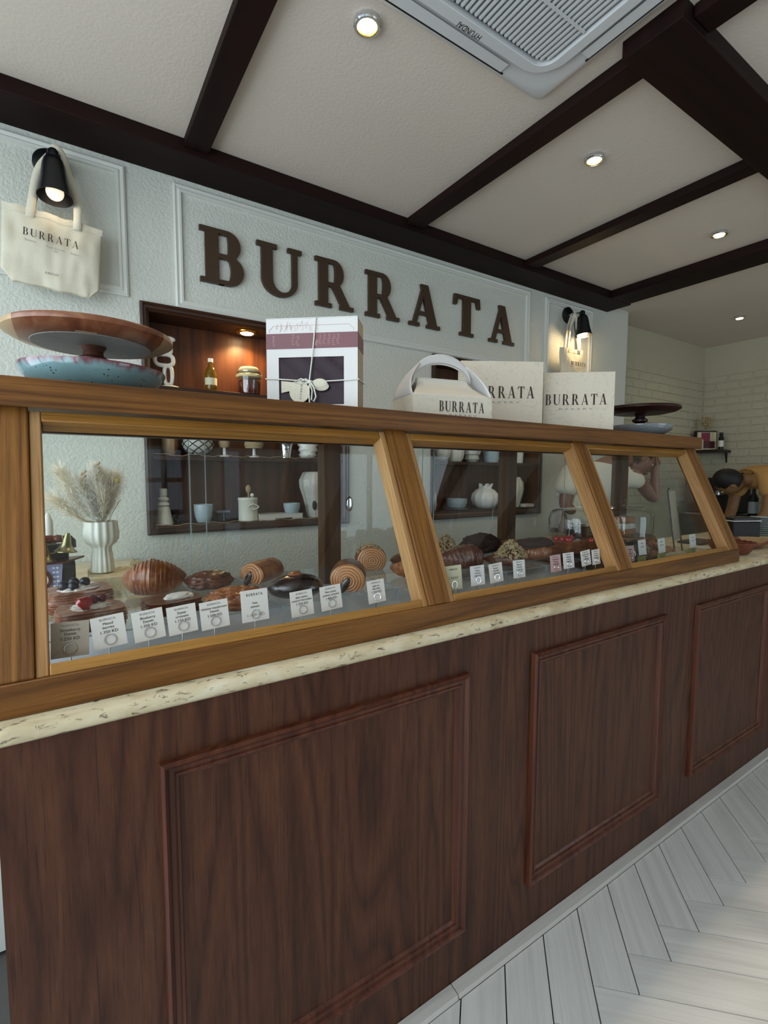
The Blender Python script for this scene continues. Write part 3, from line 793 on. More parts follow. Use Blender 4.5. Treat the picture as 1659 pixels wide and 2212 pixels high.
MB().tube([(.041*math.cos(a), -.041*abs(math.sin(a)), .09-.025*math.sin(a)) for a in [PI*i/14 for i in range(15)]], .0015, 6).build('handle', M['steel'], bu)
kv = MB().lathe([(0, 0), (.03, 0), (.046, .02), (.040, .032), (.052, .045), (.044, .060), (.053, .072), (.045, .09), (.05, .10), (.04, .104), (0, .10)], 44, mod=lambda a, z: 1+.05*math.sin(a*3+z*60)).build('vase', M['white_cer'], None, ang=70, loc=(1.075, 2.385, ZM)); tag(kv, 'white knotted looking vase at the right end of the middle shelf', 'vase')
wire = MB().tube([(.32+i*.012, W+.008, ZM+.003+.004*math.sin(i*.55)+.002*math.sin(i*1.7)) for i in range(78)], .0011, 5).build('string_light_wire', M['twine'], None); tag(wire, 'thin light wire drooping along the middle shelf of the left niche', 'wire')
wire = MB().tube([(.32+i*.012, W+.004-.012*max(0, math.sin(i*.16)), ZS+.003+.004*math.sin(i*.7)) for i in range(78)], .0011, 5).build('string_light_wire', M['twine'], None); tag(wire, 'thin light wire running along the bottom shelf of the left niche', 'wire')
# upper shelf (above the case)
chn = thing('chain_ornament', 'cream upright sculpture of stacked open chain links', 'ornament', (.405, 2.365, ZU))
MB().lathe([(.045, 0), (.042, .005), (.018, .012), (.012, .016), (0, .016)], 24).build('foot', M['cream'], chn)
def link(cx, cz, rx, rz, r, rot=0):
    return MB().tube([(cx+rx*math.copysign(abs(math.cos(a))**.7, math.cos(a))*math.cos(rot)-rz*math.sin(a)*math.sin(rot), 0, cz+rx*math.cos(a)*math.sin(rot)+rz*math.copysign(abs(math.sin(a))**.7, math.sin(a))*math.cos(rot)) for a in [2*PI*i/28 for i in range(28)]], r, 10, True)
link(-.004, .055, .016, .040, .0085).build('link', M['cream'], chn)
link(-.020, .120, .038, .024, .0095, .05).build('link', M['cream'], chn)
link(-.012, .170, .022, .024, .0085).build('link', M['cream'], chn)
MB().ball((0, 0, .212), (.030, .010, .014), 20, 12).build('link', M['cream'], chn)
bo = thing('oil_bottle', 'slim corked bottle of golden oil on the lit shelf', 'bottle', (.585, 2.37, ZU))
MB().lathe([(0, 0), (.024, 0), (.026, .004), (.026, .085), (.020, .105), (.010, .118), (.0095, .135)], 28).build('body', M['oil'], bo)
MB().lathe([(0, .1355), (.012, .1355), (.012, .152), (0, .152)], 16).build('cork', M['white_cer'], bo)
MB().lathe([(.0266, .03), (.0268, .03), (.0268, .062), (.0266, .062)], 28).build('label', M['paper2'], bo)
ja = thing('preserve_jar', 'clip top jar of dark preserve with a cloth covered lid', 'jar', (.765, 2.37, ZU))
MB().lathe([(0, .004), (.050, .004), (.052, .01), (.052, .066), (0, .066)], 30).build('preserve', M['tomato'], ja)
MB().lathe([(0, 0), (.053, 0), (.056, .006), (.056, .09), (.046, .10), (.046, .106)], 30).build('glass_body', M['cloche'], ja)
MB().lathe([(.047, .0815), (.058, .084), (.060, .094), (.047, .102), (.0, .104)], 30, mod=lambda a, z: 1+.04*math.sin(a*9)).build('cloth', M['cloth_lid'], ja)
MB().lathe([(0, .1065), (.044, .1065), (.050, .112), (.050, .120), (.040, .132), (0, .136)], 30).build('lid', M['cloth_lid'], ja)
MB().tube([(.052*math.cos(a), .052*math.sin(a), .109) for a in [2*PI*i/28 for i in range(28)]], .002, 6, True).tube([(.052, 0, .109), (.064, -.004, .112), (.062, -.004, .09)], .002, 6).build('wire_clip', M['steel'], ja)

# right niche
pot('vase', 'round cream vase at the left end of the right niche middle shelf', 'vase', hollow([(.026, 0), (.055, .03), (.062, .06), (.05, .10), (.035, .115)]), (1.985, 2.385, ZM), 'cream')
pot('vase', 'tall ribbed white vase beside the round cream vase', 'vase', hollow([(.035, 0), (.05, .02), (.056, .06), (.054, .11), (.05, .13)]), (2.105, 2.385, ZM), 'cream', 48, lambda a, z: 1+.04*math.cos(a*12))
q = MB().lathe([(0, 0), (.03, 0), (.05, .02), (.045, .045), (.055, .05), (.06, .075), (.05, .10), (.03, .11), (0, .11)], 40, mod=lambda a, z: 1+.12*noise.noise(Vector((math.cos(a)*3, math.sin(a)*3, z*50))))
tag(q.build('coral_ornament', M['stonevase'], None, loc=(2.245, 2.385, ZM)), 'rough grey coral like ornament between two white vases', 'ornament')
pot('plant_pot', 'pale blue white conical pot on the middle shelf of the right niche', 'pot', hollow([(.045, 0), (.052, .03), (.062, .11), (.063, .13)]), (2.425, 2.385, ZM), 'blue_cer')
pot('vase', 'plain white cylinder vase just right of the rear post', 'vase', hollow([(.03, 0), (.034, .05), (.034, .12)]), (2.695, 2.385, ZM), 'cream')
pot('vase', 'slim white vase against the left side of the right niche', 'vase', hollow([(.03, 0), (.04, .04), (.036, .10), (.02, .14)]), (1.905, 2.385, ZS), 'cream')
mg = thing('mug', 'low blue grey mug with a handle resting on a plate', 'mug', (2.12, 2.385, ZS))
MB().lathe(hollow([(.045, .012), (.058, .018), (.066, .05), (.067, .072)], .004), 36).build('cup', M['blue_cer'], mg, ang=60)
MB().tube([(.064, 0, .06), (.085, 0, .058), (.086, 0, .04), (.062, 0, .032)], .005, 8).build('handle', M['blue_cer'], mg)
pot('plate', 'dark grey blue plate under the low mug', 'plate', [(0, 0), (.05, 0), (.078, .007), (.078, .010), (.05, .0105), (0, .0105)], (2.12, 2.385, ZS), 'greybowl')
pk = thing('garlic_pot', 'bulbous white pot with wavy open top and oval hole', 'pot', (2.375, 2.385, ZS))
MB().lathe([(0, 0), (.05, 0), (.075, .025), (.078, .035)], 3).f
q = MB().lathe([(0, 0), (.045, 0), (.078, .025), (.092, .06), (.088, .095), (.062, .125), (.040, .135), (.038, .15), (.034, .15), (.034, .13), (0, .12)], 64,
   mod=lambda a, z: (1+.035*math.cos(a*10)) if z < .13 else 1+.12*math.cos(a*5))
q.build('body', M['white_cer'], pk, ang=80)
for k in range(5):
    a = 2*PI*k/5+.3; MB().tube([(.036*math.cos(a), .036*math.sin(a), .148), (.040*math.cos(a), .040*math.sin(a), .160), (.050*math.cos(a+.2), .050*math.sin(a+.2), .166)], lambda t: .010*(1-t)+.003, 8).build('leaf_tip', M['white_cer'], pk)
MB().ball((.052, -.068, .068), (.007, .012, .022), 14, 10).build('oval_hole', M['dark'], pk)
pot('vase', 'white ribbed vase standing right of the rear post on the bottom shelf', 'vase', hollow([(.03, 0), (.045, .05), (.062, .12), (.058, .17), (.035, .21)]), (2.665, 2.385, ZS), 'cream', 48, lambda a, z: 1+.05*math.cos(a*9))
tag(MB().box((-.045, -.03, 0), (.045, .03, .022)).build('book', M['paper'], None, bevel=.002, loc=(2.745, 2.345, ZS)), 'small white block lying at the right end of the bottom shelf', 'book')

# socket and cord
so_ = thing('wall_socket', 'white wall power socket with a plug in it', 'socket', (3.052, W, 1.17))
MB().box((-.043, -.009, -.043), (.043, -.0005, .043)).build('plate', M['moulding'], so_, bevel=.003)
MB().box((-.018, -.0115, -.030), (.018, -.0092, .03)).build('insert', M['white'], so_, bevel=.001)
sw = thing('wall_switch', 'white wall switch plate right of the socket', 'switch', (3.150, W, 1.17))
MB().box((-.043, -.009, -.043), (.043, -.0005, .043)).build('plate', M['moulding'], sw, bevel=.003)
MB().box((-.012, -.013, -.02), (.012, -.0092, .02)).build('rocker', M['white'], sw, bevel=.001)
pl = thing('power_cord', 'white power cord hanging down from the wall socket', 'cord', (3.052, W-.0118, 1.165))
MB().box((-.014, -.026, -.022), (.014, -.0002, .022)).build('plug', M['white'], pl, bevel=.004)
MB().tube([(0, -.018, -.02), (.004, -.02, -.06), (-.002, -.02, -.14), (-.035, -.015, -.24), (-.028, -.012, -.33), (-.03, -.012, -.5), (-.03, -.012, -1.1)], .004, 8).build('cable', M['white'], pl)

# ------------------------------------------------------------------ sconces and tote bags
def sconce(x, z, label, glow, tilt=.16, lean=.25, energy=2):
    t = thing('wall_lamp', label, 'wall lamp', (x, W, z))
    Mp = RX(PI/2)
    MB().lathe([(0, .0005), (.056, .0005), (.056, .014), (.05, .018), (0, .018)], 32, Mp).build('wall_plate', M['black'], t)
    MB().tube([(0, -.0185, 0), (.008, -.10, -.012)], .010, 12).build('arm', M['steel'] if glow else M['black'], t)
    Ms = T(.010, -.118, -.016) @ RY(-tilt) @ RX(-lean)
    MB().lathe([(0, .020), (.012, .020), (.018, .012), (.018, -.010), (.0, -.010)], 20, Ms).tube([(-.022, 0, 0), (.022, 0, 0)], .006, 8, M=Ms).build('joint', M['black'], t)
    MB().lathe([(.020, -.0105), (.030, -.020), (.036, -.04), (.044, -.10), (.056, -.155), (.0545, -.155), (.042, -.10), (.033, -.04), (.026, -.022), (.018, -.012)], 40, Ms).build('shade', M['black'], t)
    MB().ball((0, 0, -.135 if not glow else -.125), .028 if not glow else .03, 20, 14, Ms).build('bulb', M['bulb'] if not glow else M['warm2'], t)
    l = bpy.data.lights.new('sconce', 'POINT'); l.energy = energy; l.color = (1, .72, .38); l.shadow_soft_size = .02
    o = bpy.data.objects.new('sconce', l); col.objects.link(o); o.location = Vector((x, W, z)) + (Ms @ Vector((0, 0, -.172)))
sconce(.0, 2.435, 'black cone wall lamp with a dim bulb holding the large tote bag', False, energy=.12, tilt=.0, lean=.12)
sconce(3.07, 2.428, 'black wall lamp with a glowing bulb near the wall corner', True, tilt=.0, lean=.10, energy=3.2)
def tote(loc, wd_, hg, label, tilt=0, seed=1):
    t = thing('tote_bag', label, 'tote bag', loc); t.rotation_euler = (0, tilt, 0)
    def body(sgn):
        def f(u, v):
            x = (u-.5)*wd_*(1-.02*v); z = -hg*v
            cut = max(0, v-.86)/.14
            if u < .12: x += (.12-u)*wd_*cut*.9
            if u > .88: x -= (u-.88)*wd_*cut*.9
            e = math.sin(PI*u)**.5*(.35+.65*math.sin(PI*min(v*.9+.08, 1)))
            nz = noise.noise(Vector((u*4+seed, v*3.2, seed)))*.010+noise.noise(Vector((u*11, v*3+seed, 3)))*.004
            z += .006*noise.noise(Vector((u*6+seed, 0, 5)))
            return (x, sgn*(.018*e)+nz*(1 if 0 < u < 1 else 1)+(.0), z)
        return f
    MB().sheet(body(-1), 40, 36).sheet(body(1), 40, 36).build('bag_body', M['canvas'], t, ang=80, normals=False, solid=.0015)
    MB().sheet(lambda u, v: (lambda p: (p[0], p[1]-.0022, p[2]+.0005))(body(-1)(u, v*.085)), 40, 3).build('hem', M['canvas'], t, ang=80, normals=False)
    for sgn in (-1, 1):
        pts = []
        for i in range(33):
            u = i/32; a = PI*u
            px = -wd_*.235*math.cos(a)*(1-.62*math.sin(a)**2); pz = -.03+(.262)*math.sin(a)**.8
            pts.append(Vector((px+.003*math.sin(i*.7), sgn*.012-.010*math.sin(a), pz)))
        def rib(u, v):
            k = min(int(round(u*32)), 32); t_ = (pts[min(k+1, 32)]-pts[max(k-1, 0)]).normalized()
            sd_ = t_.cross(Vector((0, 1, 0))).normalized()
            return pts[k]+sd_*(v-.5)*.026+Vector((0, .003*math.sin(k*.5+v*2), 0))
        q = MB().sheet(rib, 32, 2)
        # strap lies flat, facing the room
        q.build('strap', M['canvas'], t, ang=30, normals=False, solid=.0012)
    return t
tb = tote((.005, W-.082, 2.222), .305, .262, 'large cream canvas tote bag hanging from the left wall lamp', .07, 2)
Mt = T(0, -.0275, -.088)
word('BURRATA', .026, T(-.088, -.036, -.106) @ UP(), 'print', M['ink'], tb, s=.17, hh=.04, sp=.30, fit=.165)
for bx, bz, tx, fw in ((-.066, -.124, 'Bakery', .032), (.008, -.129, 'Fresh Burrata', .055), (.008, -.139, 'cafe', .013), (.066, -.131, 'Bakers', .023)):
    text(tx, .011, T(bx, -.036, bz) @ UP(), 'print', M['greyink'], tb, fitw=fw)
text('BURRATA.KW', .011, T(.0, -.036, -.222) @ UP(), 'print', M['ink'], tb, fitw=.04)
tb2 = tote((3.02, W-.085, 2.165), .26, .30, 'small looking cream tote bag hanging from the glowing wall lamp', -.02, 8)
word('BURRATA', .028, T(-.05, -.036, -.118) @ UP(), 'print', M['ink'], tb2, s=.2, hh=.05, sp=.25, fit=.16)
for bx, bz, tx, fw in ((-.045, -.13, 'Bakery', .03), (.03, -.14, 'Fresh Burrata', .055), (.09, -.13, 'Bakers', .025)):
    text(tx, .011, T(bx, -.036, bz) @ UP(), 'print', M['greyink'], tb2, fitw=fw)

# ------------------------------------------------------------------ things on top of the case
ZT = 1.4525
def cake_stand(loc, R, hgt, mp, mu, label):
    t = thing('cake_stand', label, 'cake stand', loc)
    z = hgt
    MB().lathe([(0, z-.0085), (R*.72, z-.0085), (R*.90, z-.004), (R, z+.005), (R, z+.012), (R*.985, z+.016), (R*.97, z+.013), (0, z+.010)], 72).build('plate', M[mp], t, ang=50)
    MB().lathe([(R*.18, z-.0105), (R*.70, z-.0105), (R*.71, z-.009), (R*.18, z-.009)], 64).build('underside', M[mu], t)
    MB().lathe([(0, 0), (R*.34, 0), (R*.34, .006), (R*.14, .013), (R*.11, z-.058), (R*.13, z-.050), (R*.20, z-.044), (R*.20, z-.036), (R*.13, z-.030), (R*.12, z-.022), (R*.17, z-.0088), (0, z-.0088)], 36).build('stem', M['oakm'] if mp == 'acacia' else M[mp], t, ang=40)
    return t
def big_bowl(loc, r1, r2, h, m, label):
    return pot('serving_bowl', label, 'bowl', hollow([(r2*.6, 0), (r2, .006), (r1*.93, h*.55), (r1, h*.93), (r1*.995, h)], .005), loc, m, 64)
big_bowl((.062, 1.215, ZT), .136, .104, .052, 'bluebowl', 'wide blue green speckled glazed bowl with a maroon drip rim')
cake_stand((.060, 1.215, ZT+.0065), .155, .105, 'acacia', 'paleunder', 'acacia wood cake stand standing in the blue green bowl')
big_bowl((2.11, 1.19, ZT), .130, .090, .048, 'greybowl', 'wide grey speckled bowl at the far end of the case top')
cake_stand((2.11, 1.19, ZT+.0065), .155, .105, 'darkwood', 'darkwood', 'dark wood cake stand standing in the grey bowl')

# cake box with cellophane window
A40 = math.radians(-40)
def slab_box(name, label, cat, loc, rz, w_, d_, h_, m, side):
    t = thing(name, label, cat, loc, rz)
    return t
cb = thing('cake_box', 'upright white cake box with maroon band, window and twine bow', 'cake box', (.624, 1.078, ZT), A40)
bw, bh, bd = .236, .226, .085
MB().box((-bw, .0065, .0), (0, bd, bh)).box((-bw, .0012, 0), (-.206, .0064, bh)).box((-.033, .0012, 0), (0, .0064, bh)).box((-.2059, .0012, .1315), (-.0331, .0064, bh)).build('carton', M['boxside'], cb, bevel=.001)
q = MB(); wx0, wx1, wz0, wz1 = -.204, -.035, .012, .131
for lo, hi in (((-bw, 0, 0), (wx0, .001, bh)), ((wx1, 0, 0), (0, .001, bh)), ((wx0, 0, 0), (wx1, .001, wz0)), ((wx0, 0, wz1), (wx1, .001, bh))): q.box(lo, hi)
q.build('front_face', M['boxwhite'], cb, smooth=False)
MB().sheet(lambda u, v: (wx0+(wx1-wx0)*u, 0.0040+.0022*math.sin(u*13+v*6)*math.sin(v*8+u*4), wz0+(wz1-wz0)*v), 16, 12).build('cellophane_window', M['film'], cb, normals=False)
MB().box((-bw-.0006, -.0008, .152), (.0006, -.0002, .190)).box((.0001, -.0002, .152), (.0007, bd, .190)).build('band', M['maroon'], cb, smooth=False)
MB().box((-bw, -.0005, bh+.0002), (0.0, bd, bh+.002)).build('lid_edge', M['boxwhite'], cb, smooth=False)
# frame line and faint print
fl_ = MB()
fp = [(-.228, .193), (-.228, .199), (-.222, .203), (-.218, .209), (-.02, .209), (-.016, .203), (-.010, .199), (-.010, .193)]
fl_.tube([(a_, -.0006, b_) for a_, b_ in fp], .0004, 4)
for k in range(9):
    rr = random.Random(k); x_ = -.21+k*.013; fl_.tube([(x_+rr.uniform(-.004, .006), -.0005, .193+rr.uniform(0, .028)) for _ in range(6)], .00025, 4)
fl_.build('line_print', M['pinkink'], cb)
# handwritten script on the band, set sideways
def scrawl(q, x, z0, z1, seed, amp=.0045):
    rr = random.Random(seed); n = 46; pts = []
    for i in range(n):
        t_ = i/(n-1); pts.append((x+amp*math.sin(t_*38+seed)*(.4+.6*rr.random())+.002*math.sin(t_*7), -.0013, z1+(z0-z1)*t_+.0012*math.cos(t_*38+seed)))
    q.tube(pts, .00038, 4)
q = MB()
for i, (x_, a_, b_) in enumerate(((-.166, .160, .187), (-.154, .158, .184), (-.105, .158, .172), (-.096, .160, .186), (-.085, .158, .186), (-.073, .160, .186), (-.061, .157, .187), (-.050, .160, .187))): scrawl(q, x_, a_, b_, i+1)
q.build('script_print', M['pinkink'], cb)
word('BURRATA', .0045, T(-.2185, -.0010, .184) @ UP() @ RZ(-PI/2), 'brand_print', M['pinkink'], cb, fit=.026, sp=.35, depth=.0003)
tw = MB().tube([(-bw-.003, -.003, .078), (-.20, -.0045, .076), (-.16, -.008, .072), (-.122, -.010, .068)], .0016, 8).tube([(-.122, -.010, .068), (-.08, -.006, .069), (-.04, -.004, .071), (.003, -.003, .073), (.004, .04, .074), (.004, bd, .076)], .0016, 8)
tw.tube([(-.122, -.010, .068), (-.116, -.006, .12), (-.110, -.004, .18), (-.106, -.003, bh), (-.105, .003, bh+.004), (-.103, .08, bh+.004)], .0016, 8)
for sx, L_ in ((-.022, 1), (-.010, .3)):
    tw.tube([(-.120, -.012, .068), (-.120+sx, -.016, .074), (-.125+sx*1.6, -.016, .066), (-.120+sx, -.014, .062), (-.120, -.012, .066)], .0018, 8)
tw.tube([(-.118, -.012, .066), (-.108, -.016, .05), (-.104, -.014, .03), (-.110, -.012, .018), (-.116, -.012, .022), (-.114, -.012, .045), (-.120, -.012, .064)], .0019, 8)
tw.tube([(-.120, -.012, .066), (-.122, -.014, .045), (-.121, -.012, .014)], .0019, 8).ball((-.120, -.011, .067), (.006, .005, .005), 12, 8)
tw.build('twine_bow', M['cream'], cb)
MB().lathe([(0, 0), (.0265, 0), (.0265, .0012), (0, .0012)], 36, T(-.146, -.0125, .042) @ RX(PI/2)).build('round_tag', M['canvas'], cb)
word('BURRATA', .0045, T(-.1425, -.0142, .060) @ UP() @ RZ(-PI/2-.1), 'tag_print', M['ink'], cb, fit=.036, sp=.35, depth=.0002)
for k in range(4):
    MB().ball((-.096+.0015*k, -.008+.001*k, .064-.0025*k), (.019, .0022, .0115), 20, 8).build('wooden_spoon_end', M['canvas'], cb)
MB().add([(-.197, -.003, .072), (-.150, -.006, .066), (-.150, -.006, .050), (-.197, -.003, .042), (-.197, -.001, .072), (-.150, -.004, .066), (-.150, -.004, .050), (-.197, -.001, .042)], [(0, 1, 2, 3), (7, 6, 5, 4), (0, 4, 5, 1), (1, 5, 6, 2), (2, 6, 7, 3), (3, 7, 4, 0)]).build('spoon_handles', M['canvas'], cb, smooth=False)

# flat gift boxes standing upright
def gift(loc, rz, w_, h_, d_, label, name='flat_box', u0=None, fit=.14, bx=-.2, bz=.09, th=.032):
    t = thing(name, label, 'gift box', loc, rz)
    MB().box((-w_, .0, 0), (0, d_, h_)).build('carton', M['board'], t, bevel=.0012)
    word('BURRATA', th, T(bx, -.0004, bz) @ UP(), 'brand_print', M['ink'], t, fit=fit, s=.19, hh=.045, sp=.28, depth=.0004)
    text('B A K E R Y', .009, T(bx+fit*.5, -.0004, bz-.018) @ UP(), 'small_print', M['greyink'], t, fitw=fit*.55)
    return t
gift((1.728, 1.075, ZT), math.radians(-39.7), .258, .219, .05, 'cream flat BURRATA box standing at the right of the three boxes', fit=.222, bx=-.250, bz=.098, th=.040)
gift((1.468, 1.192, ZT), math.radians(-30), .303, .243, .05, 'taller cream BURRATA box standing behind the handled box', fit=.235, bx=-.268, bz=.112, th=.042)

# gable box with handle
gb_ = thing('handled_cake_box', 'cream cardboard cake carrier box with a curved carry handle', 'cake carrier', (1.085, 1.068, ZT), math.radians(-12))
L_, Dp, hb = .262, .15, .062
Mh = None
q = MB()
q.box((-L_, 0, 0), (0, .001, hb)).box((-L_, Dp-.001, 0), (0, Dp, hb)).box((-L_, .001, 0), (-L_+.001, Dp-.001, hb)).box((-.001, .001, 0), (0, Dp-.001, hb)).box((-L_, 0, 0), (0, Dp, .001))
q.build('base', M['board'], gb_, smooth=False)
for sgn, nm_ in ((0, 'front_flap'), (1, 'back_flap')):
    def f(u, v, sgn=sgn):
        inset = .045*math.sin(v*PI/2)
        x = -L_+inset*(1)+(L_-2*inset)*u
        y = (Dp/2-.006)*(math.sin(v*PI/2)**1.1); z = hb+.062*v**1.0+.0
        return (x, y if not sgn else Dp-y, z)
    MB().sheet(f, 20, 12).build(nm_, M['boardplain'], gb_, normals=False, solid=.0012)
for sx in (0, 1):
    q = MB()
    def g(u, v, sx=sx):
        wv_ = Dp*(1-v*.86); y = Dp/2+(u-.5)*wv_
        x = (-.002-.050*v**1.4+ .010*math.sin(PI*v)); x = x if not sx else -L_-x
        return (x, y, hb-.001+.105*v)
    q.sheet(g, 8, 12).build('side_gusset', M['boxwhite'], gb_, normals=False, solid=.0012)
def hand(u, v):
    a = PI*u; R1, R2 = .100, .100
    x = -L_/2-.098*math.cos(a); z = hb+.050+(.060+.026*v)*math.sin(a)+.012*v*(1-math.sin(a))
    return (x, Dp/2-.002, z)
MB().sheet(hand, 28, 4).build('handle', M['boxwhite'], gb_, normals=False, solid=.002)
def hand2(u, v):
    x, y, z = hand(u, v); return (x, y+.008, z-.004)
MB().sheet(hand2, 28, 4).build('handle', M['boxwhite'], gb_, normals=False, solid=.002)
word('BURRATA', .030, T(-.178, -.0005, .018) @ UP(), 'brand_print', M['ink'], gb_, fit=.150, s=.19, hh=.045, sp=.25, depth=.0004)
text('B A K E R Y', .008, T(-.10, -.0005, .006) @ UP(), 'small_print', M['greyink'], gb_, fitw=.09)

# ------------------------------------------------------------------ ceiling lights and air conditioner
dl_lab = ['chrome rimmed ceiling downlight nearest the air conditioner', 'ceiling downlight between the second and third cross beams', 'ceiling downlight just before the last cross beam', 'small ceiling downlight beyond the beams over the kitchen']
for i, ((x_, y_), e_) in enumerate(zip(((.784, 1.298), (1.879, 1.300), (3.005, 1.305), (4.717, 1.86)), (9, 8, 6, 3.5))):
    t = thing('ceiling_downlight', dl_lab[i], 'ceiling light', (x_, y_, ZC), 0, 'ceiling downlights')
    MB().lathe([(.0, -.0005), (.040, -.0005), (.040, -.013), (.037, -.016), (.031, -.016), (.030, -.008), (.0, -.008)], 32).build('chrome_rim', M['steel'], t)
    MB().lathe([(0, -.0085), (.024, -.0085), (.024, -.015), (0, -.021)], 24).build('lens', M['warm'], t)
    MB().lathe([(.0245, -.0085), (.0255, -.010), (.0296, -.0155), (.0296, -.0085)], 28).build('reflector', M['gold'], t)
    l = bpy.data.lights.new('downlight', 'SPOT'); l.energy = e_; l.color = (1, .78, .50); l.spot_size = math.radians(140); l.spot_blend = .8; l.shadow_soft_size = .03
    o = bpy.data.objects.new('downlight', l); col.objects.link(o); o.location = (x_, y_, ZC-.03)

ac = thing('air_conditioner', 'white ceiling cassette air conditioner with slatted grille and rounded panel', 'air conditioner', (0, 0, 0))
def rrect(x0, y0, x1, y1, r, n=8):
    out = []
    for cx, cyy, a0 in ((x1-r, y1-r, 0), (x0+r, y1-r, PI/2), (x0+r, y0+r, PI), (x1-r, y0+r, 1.5*PI)):
        out += [(cx+r*math.cos(a0+PI/2*k/n), cyy+r*math.sin(a0+PI/2*k/n)) for k in range(n+1)]
    return out
def ring(outer, inner, z0, z1, M_=None):
    q = MB(); n = len(outer)
    vs = [(p[0], p[1], z) for z in (z0, z1) for p in outer]+[(p[0], p[1], z) for z in (z0, z1) for p in inner]
    fs = []
    for i in range(n):
        k = (i+1) % n
        fs += [(i, k, n+k, n+i), (2*n+i, 3*n+i, 3*n+k, 2*n+k), (i, 2*n+i, 2*n+k, k), (n+i, n+k, 3*n+k, 3*n+i)]
    return q.add(vs, fs)
x0, x1, y0, y1 = .46, 1.425, .245, 1.212
def loft(loops):
    q = MB(); n = len(loops[0][0]); vs = [(p[0], p[1], z) for lp, z in loops for p in lp]; fs = []
    for j in range(len(loops)-1):
        for i in range(n):
            k = (i+1) % n; fs.append((j*n+i, j*n+k, (j+1)*n+k, (j+1)*n+i))
    return q.add(vs, fs)
loft([(rrect(x0, y0, x1, y1, .02), ZC-.0005), (rrect(x0, y0, x1, y1, .02), ZC-.014), (rrect(x0+.012, y0+.012, x1-.012, y1-.012, .03), ZC-.022),
      (rrect(x0+.03, y0+.03, x1-.03, y1-.03, .10), ZC-.026), (rrect(x0+.055, y0+.055, x1-.055, y1-.055, .13), ZC-.020), (rrect(x0+.07, y0+.07, x1-.07, y1-.07, .13), ZC-.020)]).build('outer_frame', M['acgrey'], ac, ang=30)
for k, (a_, b_, c_, d_) in enumerate(((.66, y1-.062, 1.21, y1-.028), (x1-.062, .42, x1-.028, 1.0))):
    MB().box((a_, b_, ZC-.030), (c_, d_, ZC-.027)).build('louver', M['acgrey'], ac, bevel=.001)
    if k == 0: MB().box((a_-.008, d_+.0005, ZC-.0285), (c_+.012, d_+.006, ZC-.026)).build('louver_gap', M['dark'], ac, smooth=False)
    else: MB().box((d_-.0 if False else x1-.0275, b_-.008, ZC-.0285), (x1-.022, d_+.012, ZC-.026)).build('louver_gap', M['dark'], ac, smooth=False)
px0, px1, py0, py1 = x0+.078, x1-.078, y0+.078, y1-.078
ring(rrect(px0, py0, px1, py1, .10), rrect(px0+.034, py0+.034, px1-.034, py1-.034, .05), ZC-.036, ZC-.016).build('inner_panel', M['acgrey'], ac, ang=30, bevel=.0015)
gx0, gx1, gy0, gy1 = px0+.035, px1-.035, py0+.035, py1-.035
MB().prism(rrect(gx0-.004, gy0-.004, gx1+.004, gy1+.004, .05), ZC-.014, ZC-.012).build('grille_recess', M['acdark'], ac, smooth=False)
ns = int((gx1-gx0-.02)/.0165)
sm = None
for i in range(ns):
    xx = gx0+.014+i*(gx1-gx0-.028)/(ns-1)
    e_ = .0
    d = min(xx-gx0, gx1-xx)
    if d < .05: e_ = .05-math.sqrt(max(0, .05**2-(.05-d)**2))
    MB().box((-.0035, gy0+.010+e_, -.010), (.0035, gy1-.010-e_, 0)).build('slat', M['acgrey'], ac, smooth=False, loc=(xx, 0, ZC-.019))
for k in range(1, 5):
    yy = gy0+(gy1-gy0)*k/5
    MB().box((gx0+.006, yy-.004, ZC-.0320), (gx1-.006, yy+.004, ZC-.0293)).build('crossbar', M['acgrey'], ac, smooth=False)
text('HYUNDAI', .026, T(1.022, py1-.017, ZC-.0364) @ RZ(PI) @ RX(PI) , 'brand_lettering', M['dark'], ac, fitw=.085)

# ------------------------------------------------------------------ pastries
def N3(x, y, z): return noise.noise(Vector((x, y, z)))
def croissant_mesh(L, Wd, Hh, ridges=7, bend=.02, seed=0, amp=.10, cap=None):
    q = MB(); nu, nv = 28, 72; vs = []; fs = []
    for j in range(nv+1):
        v = -1+2*j/nv; av = abs(v)
        prof = ((1-av**1.55)**.72)*1.08 if av < 1 else 0
        x = L/2*v; y0_ = bend*v*v*4
        for i in range(nu):
            a = 2*PI*i/nu
            st_ = (av*ridges+.22*math.cos(a+.6)+.25*N3(v*2, seed, a)) % 1.0
            k = max(prof*(1+amp*(1-st_)**2-amp*.5*st_), .03)
            nz = 1+.05*N3(v*3+seed, math.cos(a)*1.5, math.sin(a)*1.5+seed)+.02*N3(v*12+seed, a*2, 0)
            yy = Wd/2*math.cos(a)*k*nz; zz = Hh*.42+Hh*.58*math.sin(a)*k*nz
            if math.sin(a) < 0: zz = max(Hh*.42*(1-(k**.5))*.6, Hh*.42+Hh*.50*math.sin(a)*min(1, k*1.3))
            vs.append((x-.10*L*math.sin(a)*0, y0_+yy, max(zz, 0.0)))
    for j in range(nv):
        for i in range(nu):
            kk = (i+1) % nu; fs.append((j*nu+i, j*nu+kk, (j+1)*nu+kk, (j+1)*nu+i))
    fs.append(tuple(range(nu-1, -1, -1))); fs.append(tuple(nv*nu+i for i in range(nu)))
    return q.add(vs, fs)
